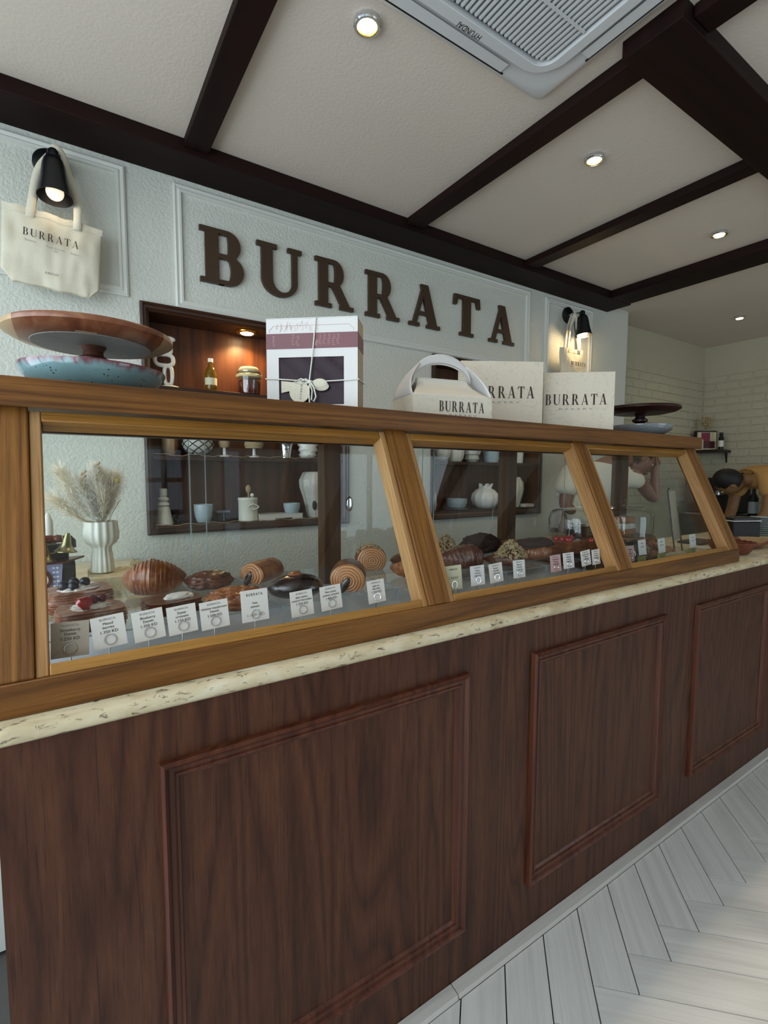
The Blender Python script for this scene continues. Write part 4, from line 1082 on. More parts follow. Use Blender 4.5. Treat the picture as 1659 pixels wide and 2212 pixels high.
def lump_mesh(rx, ry, rz, seed=0, amp=.12, fr=2.2, flake=0, flat=.45):
    def fn(p):
        d = Vector((p.x/rx, p.y/ry, p.z/rz)); n1 = N3(d.x*fr+seed, d.y*fr, d.z*fr+seed)
        k = 1+amp*n1+flake*N3(d.x*7+seed, d.y*12, d.z*16)
        z = p.z*k+rz*flat
        return Vector((p.x*k, p.y*k, max(z, .0006*(1+n1))))
    return MB().ball((0, 0, 0), (rx, ry, rz), 56, 34, fn=fn)
def layered_mesh(wx, wy, h, layers=9, seed=0, bulge=.06):
    q = MB(); n = 56; loops = []
    for k in range(layers*3+1):
        t_ = k/(layers*3); ph = (k % 3)
        ins = (.0, .0045, .002)[ph]
        lp = []
        for i in range(n):
            a = 2*PI*i/n; c, s = math.cos(a), math.sin(a)
            e = 5.5; r = 1/((abs(c)**e+abs(s)**e)**(1/e))
            w1 = 1+bulge*math.sin(PI*t_)+.05*N3(c*2+seed, s*2, t_*4+k//3)
            lp.append(((wx/2-ins)*r*c*w1, (wy/2-ins)*r*s*w1, h*t_+.0025*N3(c*3+seed, s*3, (k//3)*1.7)))
        loops.append(lp)
    vs = [(p[0], p[1], max(p[2], .0003)) for lp in loops for p in lp]; fs = []
    for j in range(len(loops)-1):
        for i in range(n):
            kk = (i+1) % n; fs.append((j*n+i, j*n+kk, (j+1)*n+kk, (j+1)*n+i))
    fs.append(tuple(range(n-1, -1, -1))); fs.append(tuple((len(loops)-1)*n+i for i in range(n)))
    return q.add(vs, fs)
ZP = 1.0015
def swirl(name, label, u, v, z, R, Ln, rz, group, top='crust_dark', ht=1.0, plug=True, seeds=0, cut=-.72):
    p = onZ(u, v, z); t = thing(name, label, 'pastry', (p.x, p.y, z), rz, group)
    zc = R*.72; nA = 64
    # spiral end face
    def face(sgn, outer=False):
        q = MB(); vs = []; fs = []; nr = 22
        for j in range(nr+1):
            r = R*(j/nr)
            for i in range(nA):
                a = 2*PI*i/nA
                ph = (r*150+a/(2*PI)) % 1.0
                yy = -Ln/2-.010*(1-(r/R)**2)-.0022*(1-abs(2*ph-1))
                zz = r*math.sin(a)*ht
                vs.append((r*math.cos(a)*1.12, sgn*yy, max(zz, cut*R)))
        for j in range(nr):
            for i in range(nA):
                k = (i+1) % nA; fs.append((j*nA+i, j*nA+k, (j+1)*nA+k, (j+1)*nA+i))
        return q.add(vs, fs)
    o = face(1).build('spiral_end', M['swirl'], t, ang=60, normals=False); o.location = (0, 0, zc)
    o = face(-1).build('spiral_end', M['swirl'], t, ang=60, normals=False); o.location = (0, 0, zc)
    q = MB(); vs = []; fs = []
    for j in range(15):
        v_ = -1+2*j/14; k = 1.012+.05*(1-v_*v_)
        for i in range(nA):
            a = 2*PI*i/nA; kk = k*(1+.02*N3(math.cos(a)*2, v_*2, math.sin(a)*2+u))
            vs.append((R*1.12*math.cos(a)*kk, v_*Ln/2, max(R*ht*math.sin(a)*kk, cut*R)))
    for j in range(14):
        for i in range(nA):
            k = (i+1) % nA; fs.append((j*nA+i, j*nA+k, (j+1)*nA+k, (j+1)*nA+i))
    o = q.add(vs, fs).build('crust', M[top], t, ang=60); o.location = (0, 0, zc)
    if plug:
        MB().ball((.0, -Ln/2-.010, -.012), (.010, .006, .022), 16, 10, RY(.5)).build('chocolate_filling', M['choc'], t).location = (0, 0, zc)
    if seeds:
        rr = random.Random(int(u)); q = MB()
        for _ in range(seeds):
            a = rr.uniform(.25*PI, .85*PI); yy = rr.uniform(-.46, .46)*Ln
            q.ball((R*1.15*math.cos(a), yy, R*1.055*ht*math.sin(a)), (.0028, .0018, .0016), 5, 4)
        o = q.build('sesame_seeds', M['almond'], t); o.location = (0, 0, zc); o['kind'] = 'stuff'
    return t
def simple(name, label, u, v, z, mesh, m, rz, group, part='crumb'):
    p = onZ(u, v, z); t = thing(name, label, 'pastry', (p.x, p.y, z), rz, group)
    mesh.build(part, M[m], t, ang=60); return t
def crumble(t, rx, ry, z0, hh, n, m, seed, size=.006, name='almond_flakes', cx=0, cyy=0):
    rr = random.Random(seed); q = MB()
    for _ in range(n):
        r = rr.random()**.6; a = rr.uniform(0, 2*PI); x = cx+rx*r*math.cos(a); y = cyy+ry*r*math.sin(a); z = z0+hh*(1-r**1.6)*rr.uniform(.75, 1.08)
        s_ = size*rr.uniform(.6, 1.3); Mr = T(x, y, z) @ Matrix.Rotation(rr.uniform(0, 6), 4, Vector((rr.random(), rr.random(), rr.random()+.1)))
        q.prism([(s_*math.cos(b), s_*.7*math.sin(b)) for b in (0, 1.2, 2.4, 3.6, 4.9)], -.0009, .0009, Mr)
    o = q.build(name, M[m], t, smooth=False); o['kind'] = 'stuff'; return o
G1 = 'pastries in the first glass bay'; G2 = 'pastries in the middle glass bay'
# first bay
t = simple('fruit_danish', 'square blueberry danish on sugared layers, in front of the dimpled bowl', 172, 1311, ZP, layered_mesh(.118, .095, .040, 8, 1), 'sugar', .15, G1, 'layered_dough')
lump_mesh(.036, .026, .009, 4, .3, 3).build('cream', M['cream_f'], t).location = (0, 0, .036)
for bx, by, bz in ((-.028, -.004, .050), (-.006, .016, .052), (.012, .002, .053), (-.012, -.014, .050)): MB().ball((bx, by, bz), .0105, 16, 12).build('blueberry', M['blueberry'], t)
t = simple('fruit_danish', 'berry danish with a cut strawberry, closest to the mixed berries card', 198, 1352, ZP, layered_mesh(.108, .085, .036, 7, 5), 'sugar', .12, G1, 'layered_dough')
lump_mesh(.032, .022, .008, 7, .3, 3).build('cream', M['cream_f'], t).location = (0, 0, .033)
MB().lathe([(0, 0), (.013, .002), (.015, .010), (.008, .022), (0, .027)], 16, T(-.020, -.010, .040) @ RY(.9)).build('strawberry', M['red'], t)
MB().ball((.004, -.002, .050), .009, 14, 10).build('raspberry', M['redberry'], t); MB().ball((.020, .006, .049), .008, 14, 10).build('raspberry', M['redberry'], t)
t = simple('croissant', 'large glazed golden croissant on its own acrylic riser', 331, 1282, ZP, croissant_mesh(.146, .084, .078, 8, .010, 3, .05), 'crust', -.25, G1)
t = simple('oval_danish', 'brown oval glazed danish behind the chicken mushroom card', 453, 1270, ZP, lump_mesh(.057, .040, .024, 8, .12, 2.4, .13, .8), 'crust_dark', -.2, G1)
t = simple('flat_danish', 'flat dark danish behind the blueberry card', 372, 1318, ZP, layered_mesh(.108, .085, .026, 5, 9), 'crust_dark', .1, G1)
lump_mesh(.03, .022, .008, 9, .2).build('filling', M['cream_f'], t).location = (.015, 0, .024)
t = simple('flaky_roll', 'long flaky brown roll partly behind the white BURRATA card', 512, 1314, ZP, lump_mesh(.062, .038, .026, 12, .14, 2.6, .20, .8), 'crust', -.15, G1)
swirl('pain_suisse', 'smooth brown rolled pastry showing a spiral end, back middle riser', 568, 1252, ZP, .032, .095, -.95, G1, 'crust', ht=.92)
t = simple('chocolate_brioche', 'domed pastry coated in shiny dark chocolate glaze', 641, 1287, ZP, lump_mesh(.064, .044, .030, 15, .07, 1.6, 0, .75), 'choc', -.2, G1)
lump_mesh(.016, .013, .006, 3).build('biscuit_top', M['crust'], t).location = (-.004, 0, .050)
swirl('spiral_croissant', 'big spiral caramel croissant with chocolate centre, front of the first bay', 752, 1268, ZP, .038, .085, -.55, G1, 'crust_dark', ht=1.02)
swirl('spiral_croissant', 'seed topped spiral croissant at the back beside the rear post', 800, 1226, ZP, .040, .07, -.45, G1, 'crust_dark', plug=False, seeds=150)
t = simple('dark_pastry', 'small dark pastry half hidden behind the slanted post, back row', 872, 1214, ZP, lump_mesh(.05, .03, .020, 22, .15), 'crust_dark', 0, G1)
t = simple('ridged_pastry', 'reddish ridged pastry half hidden by the slanted post, front row', 895, 1246, ZP, croissant_mesh(.12, .07, .05, 6, .01, 9, .1), 'crust', -.3, G1)
# second bay
t = simple('croissant', 'long dark striped croissant at the front left of the middle bay', 1006, 1226, ZP, croissant_mesh(.20, .08, .066, 9, .012, 13, .10), 'crust_dark', -.10, G2)
t = simple('almond_croissant', 'almond flaked croissant at the front of the middle bay', 1103, 1221, ZP, croissant_mesh(.15, .07, .045, 6, .01, 17), 'crust_dark', -.2, G2)
crumble(t, .055, .040, .028, .050, 260, 'almond', 3)
t = simple('almond_croissant', 'almond flaked croissant at the back left of the middle bay', 962, 1203, ZP, croissant_mesh(.13, .06, .045, 6, .01, 18), 'crust_dark', .1, G2)
crumble(t, .055, .036, .028, .048, 230, 'almond', 5)
t = simple('chocolate_mound', 'rough chocolate crumb mound in the back row of the middle bay', 1037, 1192, ZP, lump_mesh(.085, .055, .040, 25, .22, 2.8, .12, .7), 'chocrough', 0, G2)
crumble(t, .05, .035, .042, .026, 160, 'chocrough', 6, .007, 'chocolate_crumbs')
t = simple('flaky_slice', 'long flat flaky slice behind the chocolate topped croissant', 1118, 1190, ZP, layered_mesh(.16, .05, .040, 8, 30), 'crust', -.1, G2)
t = simple('croissant', 'croissant capped with chocolate crumb, in front of the red pastry', 1156, 1207, ZP, croissant_mesh(.22, .08, .052, 12, .01, 33, .08), 'crust', -.12, G2)
lump_mesh(.085, .034, .022, 31, .16, 2.6, .06, .4).build('chocolate_crust', M['chocrough'], t).location = (-.01, 0, .042)
t = simple('red_berry_pastry', 'glossy red topped layered pastry near the pink card', 1226, 1193, ZP, layered_mesh(.15, .08, .045, 8, 36), 'crust', -.1, G2)
for k in range(9):
    rr = random.Random(k); MB().ball((rr.uniform(-.05, .05), rr.uniform(-.03, .03), .050), .010, 12, 8).build('red_fruit', M['red'], t)
t = simple('red_berry_pastry', 'second red topped pastry half behind the second slanted post', 1292, 1194, ZP, layered_mesh(.09, .07, .040, 7, 39), 'crust_dark', -.1, G2)
for k in range(6):
    rr = random.Random(k+20); MB().ball((rr.uniform(-.045, .045), rr.uniform(-.025, .025), .045), .010, 12, 8).build('red_fruit', M['red'], t)

# acrylic risers
def riser(x0, x1, y0, y1, i):
    t = thing('acrylic_riser', 'clear acrylic display riser ' + i, 'display riser', ((x0+x1)/2, (y0+y1)/2, .9445))
    a_, b_ = (x1-x0)/2, (y1-y0)/2; h_ = .0555
    MB().box((-a_, -b_, h_-.0035), (a_, b_, h_)).build('top_plate', M['acrylic'], t, smooth=False)
    MB().box((-a_, -b_, 0), (a_, -b_+.0035, h_-.0036)).build('front_plate', M['acrylic'], t, smooth=False)
    MB().box((-a_, b_-.0035, 0), (a_, b_, h_-.0036)).build('back_plate', M['acrylic'], t, smooth=False)
    q = MB()
    for lo, hi in (((-a_, -b_-.0004, h_-.0032), (a_, -b_-.0001, h_-.0004)), ((-a_-.0004, -b_, h_-.003), (-a_-.0001, b_, h_-.0004)), ((a_+.0001, -b_, h_-.003), (a_+.0004, b_, h_-.0004)), ((-a_-.0004, -b_, 0), (-a_-.0001, -b_+.003, h_-.004)), ((a_+.0001, -b_, 0), (a_+.0004, -b_+.003, h_-.004))): q.box(lo, hi)
    q.build('polished_edge', M['edgeglass'], t, smooth=False)
for (a_, b_), i in zip(((-.045, .108), (.112, .247), (.251, .388), (.392, .545), (.549, .70), (.705, .90), (.905, 1.09), (1.094, 1.275), (1.279, 1.47)),
        ('under the fruit danishes, at the left end', 'under the golden croissant', 'under the oval danish', 'under the rolled pastry with a spiral end', 'under the big spiral caramel croissant', 'crossing behind the middle slanted post', 'under the long dark striped croissant', 'under the almond croissant at the front', 'under the red topped pastry')):
    riser(a_, b_, 1.002, 1.352, i)

# price cards
def card(ub, vt, wd_, ht_, rot, lines, label, m='paper', y=.93, ring=True, ink='ink', yaw=0, big=False, stand=True):
    tl = onY(ub, vt, y)
    t = thing('price_card', label, 'price card', (tl.x, y, .9445), yaw, 'price cards standing in the case')
    zt = tl.z-.9445; Mc = T(0, 0, zt-ht_/2) @ RY(rot) @ RX(-.12)
    MB().box((-wd_/2, -.0004, -ht_/2), (wd_/2, .0004, ht_/2), Mc).build('card', M[m], t, smooth=False)
    z_ = ht_/2
    for body, sz, dz, mm, fw in lines:
        text(body, sz, Mc @ T(0, -.0008, z_-dz) @ UP(), 'print', M[mm], t, .0002, fitw=fw)
    if ring:
        rz_ = -ht_/2+.0135
        MB().tube([(.0085*math.cos(a), -.0022, rz_+.0085*math.sin(a)) for a in [2*PI*i/28 for i in range(28)]], .0008, 6, True, M=Mc).build('clip_ring', M['steel'], t)
    if stand:
        MB().tube([(0, .0012, 0), (0, .0012, zt-ht_+.006)], .0009, 6).ball((0, .0012, .0012), (.006, .006, .0012), 12, 6).build('clip_stem', M['steel'], t)
    return t
def L(top, n1, n2, price): return [(top, .0052, .0075, 'greyink', .024), (n1, .0062, .015, 'ink', None), (n2, .0062, .0215, 'ink', None), (price, .0072, .0295, 'ink', .026), ('- - - - - -', .004, .034, 'greyink', .026)]
card(150, 1344, .053, .057, .035, L('BURRATA', 'Strawberry', 'Danish', '1.250 KD'), 'beige Strawberry Danish price card at the far left, shaded', 'greytag')
card(234, 1330, .050, .054, -.09, L('BURRATA', 'Mixed', 'berries', '1.350 KD'), 'Mixed berries price card, second from the left end', 'paper')
card(320, 1318, .050, .053, -.09, L('BURRATA', 'Blueberry', 'Danish', '1.350 KD'), 'Blueberry Danish price card in front of the flat dark danish', 'paper')
card(393, 1308, .050, .051, -.07, L('BURRATA', 'Zaatar', 'croissant', '1.150 KD'), 'Zaatar croissant price card between the Blueberry and mushroom cards', 'paper')
card(463, 1298, .052, .052, -.06, L('BURRATA', 'chicken mushroom', 'Danish', '1.500 KD'), 'chicken mushroom Danish price card', 'paper')
card(550, 1274, .054, .062, -.02, [('B U R R A T A', .008, .012, 'ink', .032), ('Feta', .006, .028, 'ink', None), ('spinach', .006, .035, 'ink', None), ('1.400 KD', .008, .052, 'greyink', .034)], 'taller white BURRATA card reading Feta spinach')
card(652, 1276, .050, .053, -.05, L('BURRATA', 'pain suisse', 'custard chocolate', '1.350 KD'), 'pain suisse custard chocolate price card under the glazed brioche')
card(715, 1265, .050, .052, -.06, L('BURRATA', 'Pain suisse', 'peanut caramel', '1.400 KD'), 'Pain suisse peanut caramel price card, next to last in the first bay')
card(813, 1253, .046, .052, -.06, L('BURRATA', 'pain au', 'chocolat', '1.250 KD'), 'pain au chocolat price card, last before the middle post')
card(980, 1222, .056, .062, 0, [('BURRATA', .006, .012, 'ink', .026), ('1.250 KD', .008, .034, 'ink', .03), ('- - - - -', .005, .045, 'greyink', .03)], 'cream price card with no name, first in the middle bay', 'paper2')
card(1032, 1222, .050, .052, 0, L('BURRATA', 'Classic', 'croissant', '1.050 KD'), 'white price card, second in the middle bay', 'white')
card(1072, 1217, .050, .052, -.06, L('BURRATA', 'Brown', 'croissant', '1.250 KD'), 'tilted white price card under the almond pile', 'paper')
card(1122, 1210, .048, .050, .02, L('BURRATA', 'Almond', 'croissant', '1.350 KD'), 'white price card standing alone right of the almond pile', 'white')
card(1201, 1199, .048, .050, -.02, L('BURRATA', 'Red velvet', 'croissant', '1.350 KD'), 'pink price card under the red topped pastry', 'pinkcard')
card(1229, 1194, .052, .048, .0, L('BURRATA', 'Halloumi', 'croissant', '1.500 KD'), 'white price card right beside the pink card', 'white')
card(1266, 1189, .048, .048, -.08, L('BURRATA', 'Turkey cheese', 'croissant', '1.500 KD'), 'tilted price card between the white card and the post', 'paper')
card(1288, 1187, .042, .048, -.03, L('BURRATA', 'Cheese', 'croissant', '1.400 KD'), 'price card nearest the second slanted post, middle bay', 'paper')
card(1362, 1179, .050, .056, .02, L('', 'Chocolate', 'slice', '2.250 KD'), 'pink price card in the last bay beside the small cloche', 'pinkcard', y=.95)
c2 = [('', .005, .007, 'greyink', None), ('Cookie', .0062, .015, 'ink', None), ('1.000 KD', .007, .028, 'greyink', .024)]
for (u_, v_, lb) in ((1388, 1166, 'white price card with olive green foot, left one in the last bay'), (1430, 1163, 'white price card with olive green foot, middle one in the last bay'), (1497, 1154, 'white price card with olive green foot, right one in the last bay')):
    t = card(u_, v_, .050, .055, -.03, c2, lb, 'white', y=.96, ring=False, stand=False)
    MB().box((-.006, .0008, .0005), (.032, .0118, .046)).build('green_foot', M['green'], t, bevel=.0006)
# crumpled white paper scrap
tag(lump_mesh(.018, .010, .006, 55, .5, 3).build('paper_scrap', M['white'], None, loc=(.668, .955, .945)), 'crumpled white paper scrap at the foot of the middle post', 'paper scrap')

# last bay: cloches, boards, cakes
def cloche(name, label, loc, r, h, dome=False, knob=True, foot=None):
    t = thing(name, label, 'glass dome', loc)
    pr = [(r, 0), (r, h*.62), (r*.97, h*.78), (r*.86, h*.90), (r*.6, h*.97), (r*.12, h)] if not dome else [(r, 0), (r*1.0, h*.25), (r*.93, h*.55), (r*.75, h*.80), (r*.45, h*.95), (r*.12, h)]
    MB().lathe(pr+[(a_*.985, b_-.002) for a_, b_ in reversed(pr)], 64).build('dome', M['cloche'], t, ang=80)
    MB().tube([(r*math.cos(a), r*math.sin(a), .002) for a in [2*PI*i/64 for i in range(64)]], .0022, 6, True).build('rim', M['cloche'], t)
    if knob:
        MB().lathe([(.006, h+.0005), (.006, h+.006), (.013, h+.012), (.016, h+.020), (.012, h+.029), (0, h+.032)], 24).build('knob', M['cloche'], t)
    return t
z0 = .9445
tag(MB().box((-.335, -.178, 0), (.335, .178, .007)).build('serving_board', M['darkwood'], None, bevel=.002, loc=(1.905, 1.158, z0)), 'wide dark wooden serving board covering the floor of the last bay', 'board')
z0 = .952
def board_stand(name, label, loc, r, h, m):
    t = thing(name, label, 'cake stand', loc)
    MB().lathe([(0, 0), (r*.62, 0), (r*.66, .004), (r*.55, h-.016), (0, h-.016)], 40).build('base', M['darkwood'], t)
    MB().lathe([(0, h-.0155), (r*.97, h-.0155), (r, h-.010), (r, h-.004), (r*.98, h), (0, h)], 56).build('plate', M[m], t); return t
board_stand('wooden_stand', 'dark round wooden stand under the first large glass dome', (1.74, 1.215, z0), .126, .088, 'acacia')
cloche('glass_dome', 'large glass dome behind the second slanted post, over dark cakes', (1.74, 1.215, z0+.0885), .118, .115)
for k, (dx, dy) in enumerate(((-.07, -.02), (.0, -.05), (.06, .0))):
    tag(layered_mesh(.050, .045, .045, 5, 60+k).build('dark_cake', M['choc'], None, ang=60, loc=(1.74+dx*.85, 1.215+dy*.85, z0+.0885)), ['dark chocolate cake square at the left under the first dome', 'dark chocolate cake square in front under the first dome', 'dark chocolate cake square at the right under the first dome'][k], 'cake', 'chocolate cakes under the first dome')
cloche('glass_dome', 'small low glass dome with a knob beside the pink card', (1.86, 1.045, z0+.0005), .055, .085, True)
tag(lump_mesh(.035, .03, .018, 70, .1).build('chocolate_cookie', M['choc'], None, loc=(1.86, 1.045, z0+.0012)), 'dark cookie under the small low glass dome', 'cookie')
board_stand('wooden_stand', 'low wooden stand under the second large glass dome', (2.045, 1.21, z0), .130, .075, 'acacia')
cloche('glass_dome', 'second large glass dome with a ball knob, last bay', (2.045, 1.21, z0+.0755), .120, .125)
for k, zz in enumerate((0, .026, .052)):
    tag(layered_mesh(.12-.01*k, .07, .024, 3, 80+k).build('loaf_slice', M['crust_light'] if k != 1 else M['cream_f'], None, ang=60, loc=(2.045, 1.21, z0+.0758+zz)), ['bottom slice of the pale stacked loaf in the second dome', 'creamy middle slice of the stacked loaf in the second dome', 'top slice of the pale stacked loaf in the second dome'][k], 'cake slice', 'stacked slices in the second dome')
tag(MB().tube([(-.13, 0, .014), (-.05, .003, .015), (.06, -.003, .014), (.12, 0, .015)], .0125, 14).build('bread_stick', M['stoneblock'], None, loc=(2.08, .990, z0)), 'pale log shaped bread stick lying in front of the brown cookies', 'bread stick')
for k, (dx, dy, zz) in enumerate(((-.04, 0, 0), (.030, .005, 0), (-.005, .003, .038), (.098, .0, 0))):
    tag(lump_mesh(.034, .026, .020, 90+k, .16, 3, .08, .8).build('brown_cookie', M['crust'] if k != 3 else M['crust_light'], None, loc=(2.02+dx, 1.052+dy, z0+.0002+zz)), ['lower left brown knobbly cookie of the small pile', 'lower right brown knobbly cookie of the small pile', 'top brown knobbly cookie of the small pile', 'pale cookie at the right of the small pile'][k], 'cookie', 'brown cookies in the last bay')
ms = thing('menu_stand', 'clear leaning menu stand with black clips in the last bay', 'menu stand', (2.20, 1.045, z0), .1)
Mm = RX(-.12) @ RY(-.08)
MB().box((-.036, 0, .06), (.036, .003, .27), Mm).build('menu_sheet', M['greytag'], ms, smooth=False)
MB().tube([(-.040, 0, .004), (-.040, 0, .28), (-.02, 0, .284)], .003, 8, M=Mm).build('frame_rod', M['black'], ms)
MB().tube([(.040, 0, .0), (.040, 0, .20)], .003, 8, M=Mm).build('frame_rod', M['black'], ms)
text('MENU', .03, Mm @ T(0, -.0006, .12) @ UP() @ RZ(-PI/2), 'print', M['greyink'], ms, fitw=.07) if False else None

# ------------------------------------------------------------------ objects on the side shelf at the left
ZL = .9305
sb = thing('stone_block', 'rough edged beige limestone block under the fluted vase', 'stone block', (.132, 1.70, ZL))
q = MB()
def stf(u, v): return (-.085+.17*u, -.085+.17*v, .052+(.010*abs(N3(u*9, v*9, 1)) if v > .72 else .001*N3(u*6, v*6, 0)))
q.sheet(stf, 30, 30)
q.box((-.085, -.085, 0), (.085, .085, .0515))
q.build('block', M['stoneblock'], sb, ang=50)
MB().ball((.055, .075, .060), (.022, .010, .012), 14, 8, fn=lambda p: p*1+Vector((0, 0, .006*N3(p.x*90, p.y*90, p.z*90)))).build('chipped_edge', M['stoneblock'], sb)
VX, VY, VZ = .086, 1.715, ZL+.0555
va = thing('fluted_vase', 'white grey fluted vase with a wide bowl top holding dried grass', 'vase', (VX, VY, VZ))
MB().lathe([(0, 0), (.029, 0), (.032, .004), (.029, .04), (.0255, .072), (.0275, .080), (.038, .088), (.045, .100), (.047, .118), (.044, .145), (.044, .156), (.040, .152), (.036, .12), (0, .12)], 96,
   mod=lambda a, z: 1+.045*math.cos(a*14)).build('body', M['cream'], va, ang=80)
bq = thing('dried_bouquet', 'cream pampas grass and dried stems standing in the fluted vase', 'dried flowers', (VX, VY, VZ+.121))
rr = random.Random(5)
def plume(base, tip, wid, n, m, seed, droop=.02):
    rr = random.Random(seed); base = Vector(base); tip = Vector(tip); q = MB(); vs = []; fs = []
    ax = (tip-base)
    for i in range(n):
        t_ = rr.random()**.8; p = base+ax*(.25+.75*t_)
        env = math.sin(PI*min(1, .12+.88*(1-t_)))**.7*wid*rr.uniform(.5, 1.0)
        d = Vector((rr.gauss(0, 1), rr.gauss(0, .7), rr.gauss(.35, .5))).normalized()
        e = p+d*env*1.35+ax.normalized()*env*.55+Vector((0, 0, -droop*rr.random()*env*20))
        md = (p+e)/2+Vector((0, 0, env*.15)); s_ = d.cross(ax).normalized()*.00055
        b = len(vs); vs += [p-s_, p+s_, md+s_*.9, md-s_*.9, e]
        fs += [(b, b+1, b+2, b+3), (b+3, b+2, b+4)]
    q.add(vs, fs); o = q.build('plume', M[m], bq, smooth=False, normals=False); o['kind'] = 'stuff'; return o
tips = [((.0, 0, 0), (.004, 0, .175), .050, 2600, 'pampas', 1), ((-.004, .004, 0), (-.055, .0, .150), .055, 2000, 'pampas2', 2), ((.004, 0, 0), (.040, .01, .165), .055, 2200, 'pampas', 3),
        ((0, 0, 0), (-.012, -.01, .20), .045, 1700, 'pampas2', 4), ((-.002, 0, 0), (-.10, .0, .185), .060, 1000, 'pampas', 5), ((-.002, 0, 0), (-.115, .0, .10), .060, 900, 'pampas', 6), ((0, -.01, 0), (-.035, -.02, .095), .028, 1500, 'pampas2', 8), ((.0, 0, 0), (.01, -.015, .11), .045, 2000, 'pampas', 9)]
for a_ in tips: plume(*a_)
for k, (tx, tz) in enumerate(((.045, .155), (.026, .12), (-.03, .15), (.0, .18), (-.09, .15), (.055, .10))):
    MB().tube([(.004*k-.01, 0, -.119), (.003*k-.005, 0, 0), (tx*.5, 0, tz*.5), (tx, 0, tz)], .0009, 5).build('stem', M['stem'], bq)
MB().ball((.047, -.012, .158), .0085, 18, 12).build('yellow_flower_head', M['yellow'], bq)
for k in range(2):
    q = MB(); x_, z_ = ((-.004, .165), (-.040, .140))[k]
    for i in range(14): q.ball((x_+.005*math.sin(i*2.1), -.02+.004*math.cos(i*1.7), z_-.012+.0045*i), (.0035, .0025, .0045), 8, 6)
    q.build('seed_head', M['twine'], bq)
# honeycomb bowl
hb_ = MB().lathe(hollow([(.026, 0), (.036, .004), (.045, .03), (.047, .045)], .003), 96, mod=lambda a, z: 1+.035*math.cos(a*16+(PI if int(z/.009) % 2 else 0)))
tag(hb_.build('dimpled_bowl', M['white_cer'], None, ang=80, loc=(.018, 1.585, ZL+.0005)), 'white bowl with a dimpled honeycomb side in front of the vase', 'bowl')
# antique telephone clock
tp = thing('antique_telephone', 'antique style telephone with brass bells and a white leaf patterned clock body', 'telephone', (-.045, 1.70, ZL))
MB().box((-.055, -.04, 0), (.030, .04, .012)).build('foot', M['white_cer'], tp, bevel=.003)
MB().add([(-.055, -.03, .0125), (.022, -.03, .0125), (.030, -.03, .100), (-.060, -.03, .100), (-.055, -.022, .0125), (.022, -.022, .0125), (.030, -.022, .100), (-.060, -.022, .100)], [(0, 1, 2, 3), (7, 6, 5, 4), (0, 4, 5, 1), (1, 5, 6, 2), (2, 6, 7, 3), (3, 7, 4, 0)]).build('patterned_front', P('lilac_enamel', '#8f93b8', .3), tp, bevel=.001)
q = MB()
for k in range(6):
    for s_ in (-1, 1): q.ball((.012+s_*.0045, -.0312, .022+.013*k), (.004, .0012, .0028), 10, 6, )
q.build('leaf_pattern', M['white_cer'], tp)
MB().box((-.050, -.020, .0130), (.060, .04, .095)).build('dark_body', M['dark'], tp, bevel=.003)
MB().lathe([(.030, 0), (.033, .004), (.031, .010), (.026, .010), (.026, .003), (0, .003)], 40, T(-.032, -.032, .055) @ RX(PI/2)).build('clock_rim', M['bronze'], tp)
MB().lathe([(0, .0035), (.0255, .0035), (.0255, .005), (0, .005)], 40, T(-.032, -.032, .055) @ RX(PI/2)).build('clock_face', M['cream'], tp)
MB().box((-.0005, -.001, 0), (.0008, 0, .016), T(-.032, -.0375, .055)).box((-.0005, -.001, 0), (.0008, 0, .012), T(-.032, -.0375, .055) @ RY(1.9)).build('clock_hand', M['black'], tp, smooth=False)
MB().add([(-.075, -.055, .1005), (.035, -.055, .1005), (.085, .045, .1005), (-.075, .045, .1005), (-.075, -.055, .106), (.035, -.055, .106), (.085, .045, .106), (-.075, .045, .106)], [(0, 3, 2, 1), (4, 5, 6, 7), (0, 1, 5, 4), (1, 2, 6, 5), (2, 3, 7, 6), (3, 0, 4, 7)]).build('top_plate', M['bronze'], tp, bevel=.001)
def bell(x, y, z, s_, rot=0):
    MB().lathe([(0, .052*s_), (.006*s_, .052*s_), (.007*s_, .045*s_), (.010*s_, .036*s_), (.013*s_, .02*s_), (.020*s_, .008*s_), (.028*s_, .002*s_), (.028*s_, 0), (.025*s_, 0), (.018*s_, .008*s_), (0, .03*s_)], 32, T(x, y, z) @ RY(rot)).build('bell', M['brass'], tp, ang=50)
bell(-.012, -.035, .107, 1.0); bell(.038, -.02, .130, 1.05, .12)
MB().box((-.02, .0, .1065), (.045, .03, .150)).build('cradle', M['dark'], tp, bevel=.003)
MB().tube([(-.02, -.02, .150), (-.04, -.035, .135), (-.015, -.04, .128), (.01, -.035, .130), (.03, -.03, .140)], .0022, 8).tube([(-.03, -.03, .12), (-.01, -.045, .118), (.012, -.035, .112)], .0018, 8).build('brass_arm', M['brass'], tp)
MB().lathe([(0, -.045), (.009, -.045), (.012, -.04), (.009, -.034), (.011, -.03), (.009, -.026), (.011, -.02), (.0115, .01), (.009, .016), (.012, .024), (.010, .035), (0, .036)], 24, T(-.005, -.01, .168) @ RY(PI/2)).build('handset_grip', M['bronze'], tp)
MB().tube([(.032, -.01, .168), (.050, -.01, .168), (.056, -.01, .160), (.056, -.01, .140)], .0085, 12).tube([(-.05, -.01, .168), (-.064, -.01, .164), (-.066, -.01, .14)], .0085, 12).build('handset_end', M['black'], tp)
q = MB()
for k in range(6):
    for j in range(4): q.tube([(-.066+.007*j+.0035*math.cos(a), -.03, .115+.008*k+.0035*math.sin(a)) for a in [2*PI*i/8 for i in range(8)]], .0009, 4, True)
q.build('filigree', M['brass'], tp)
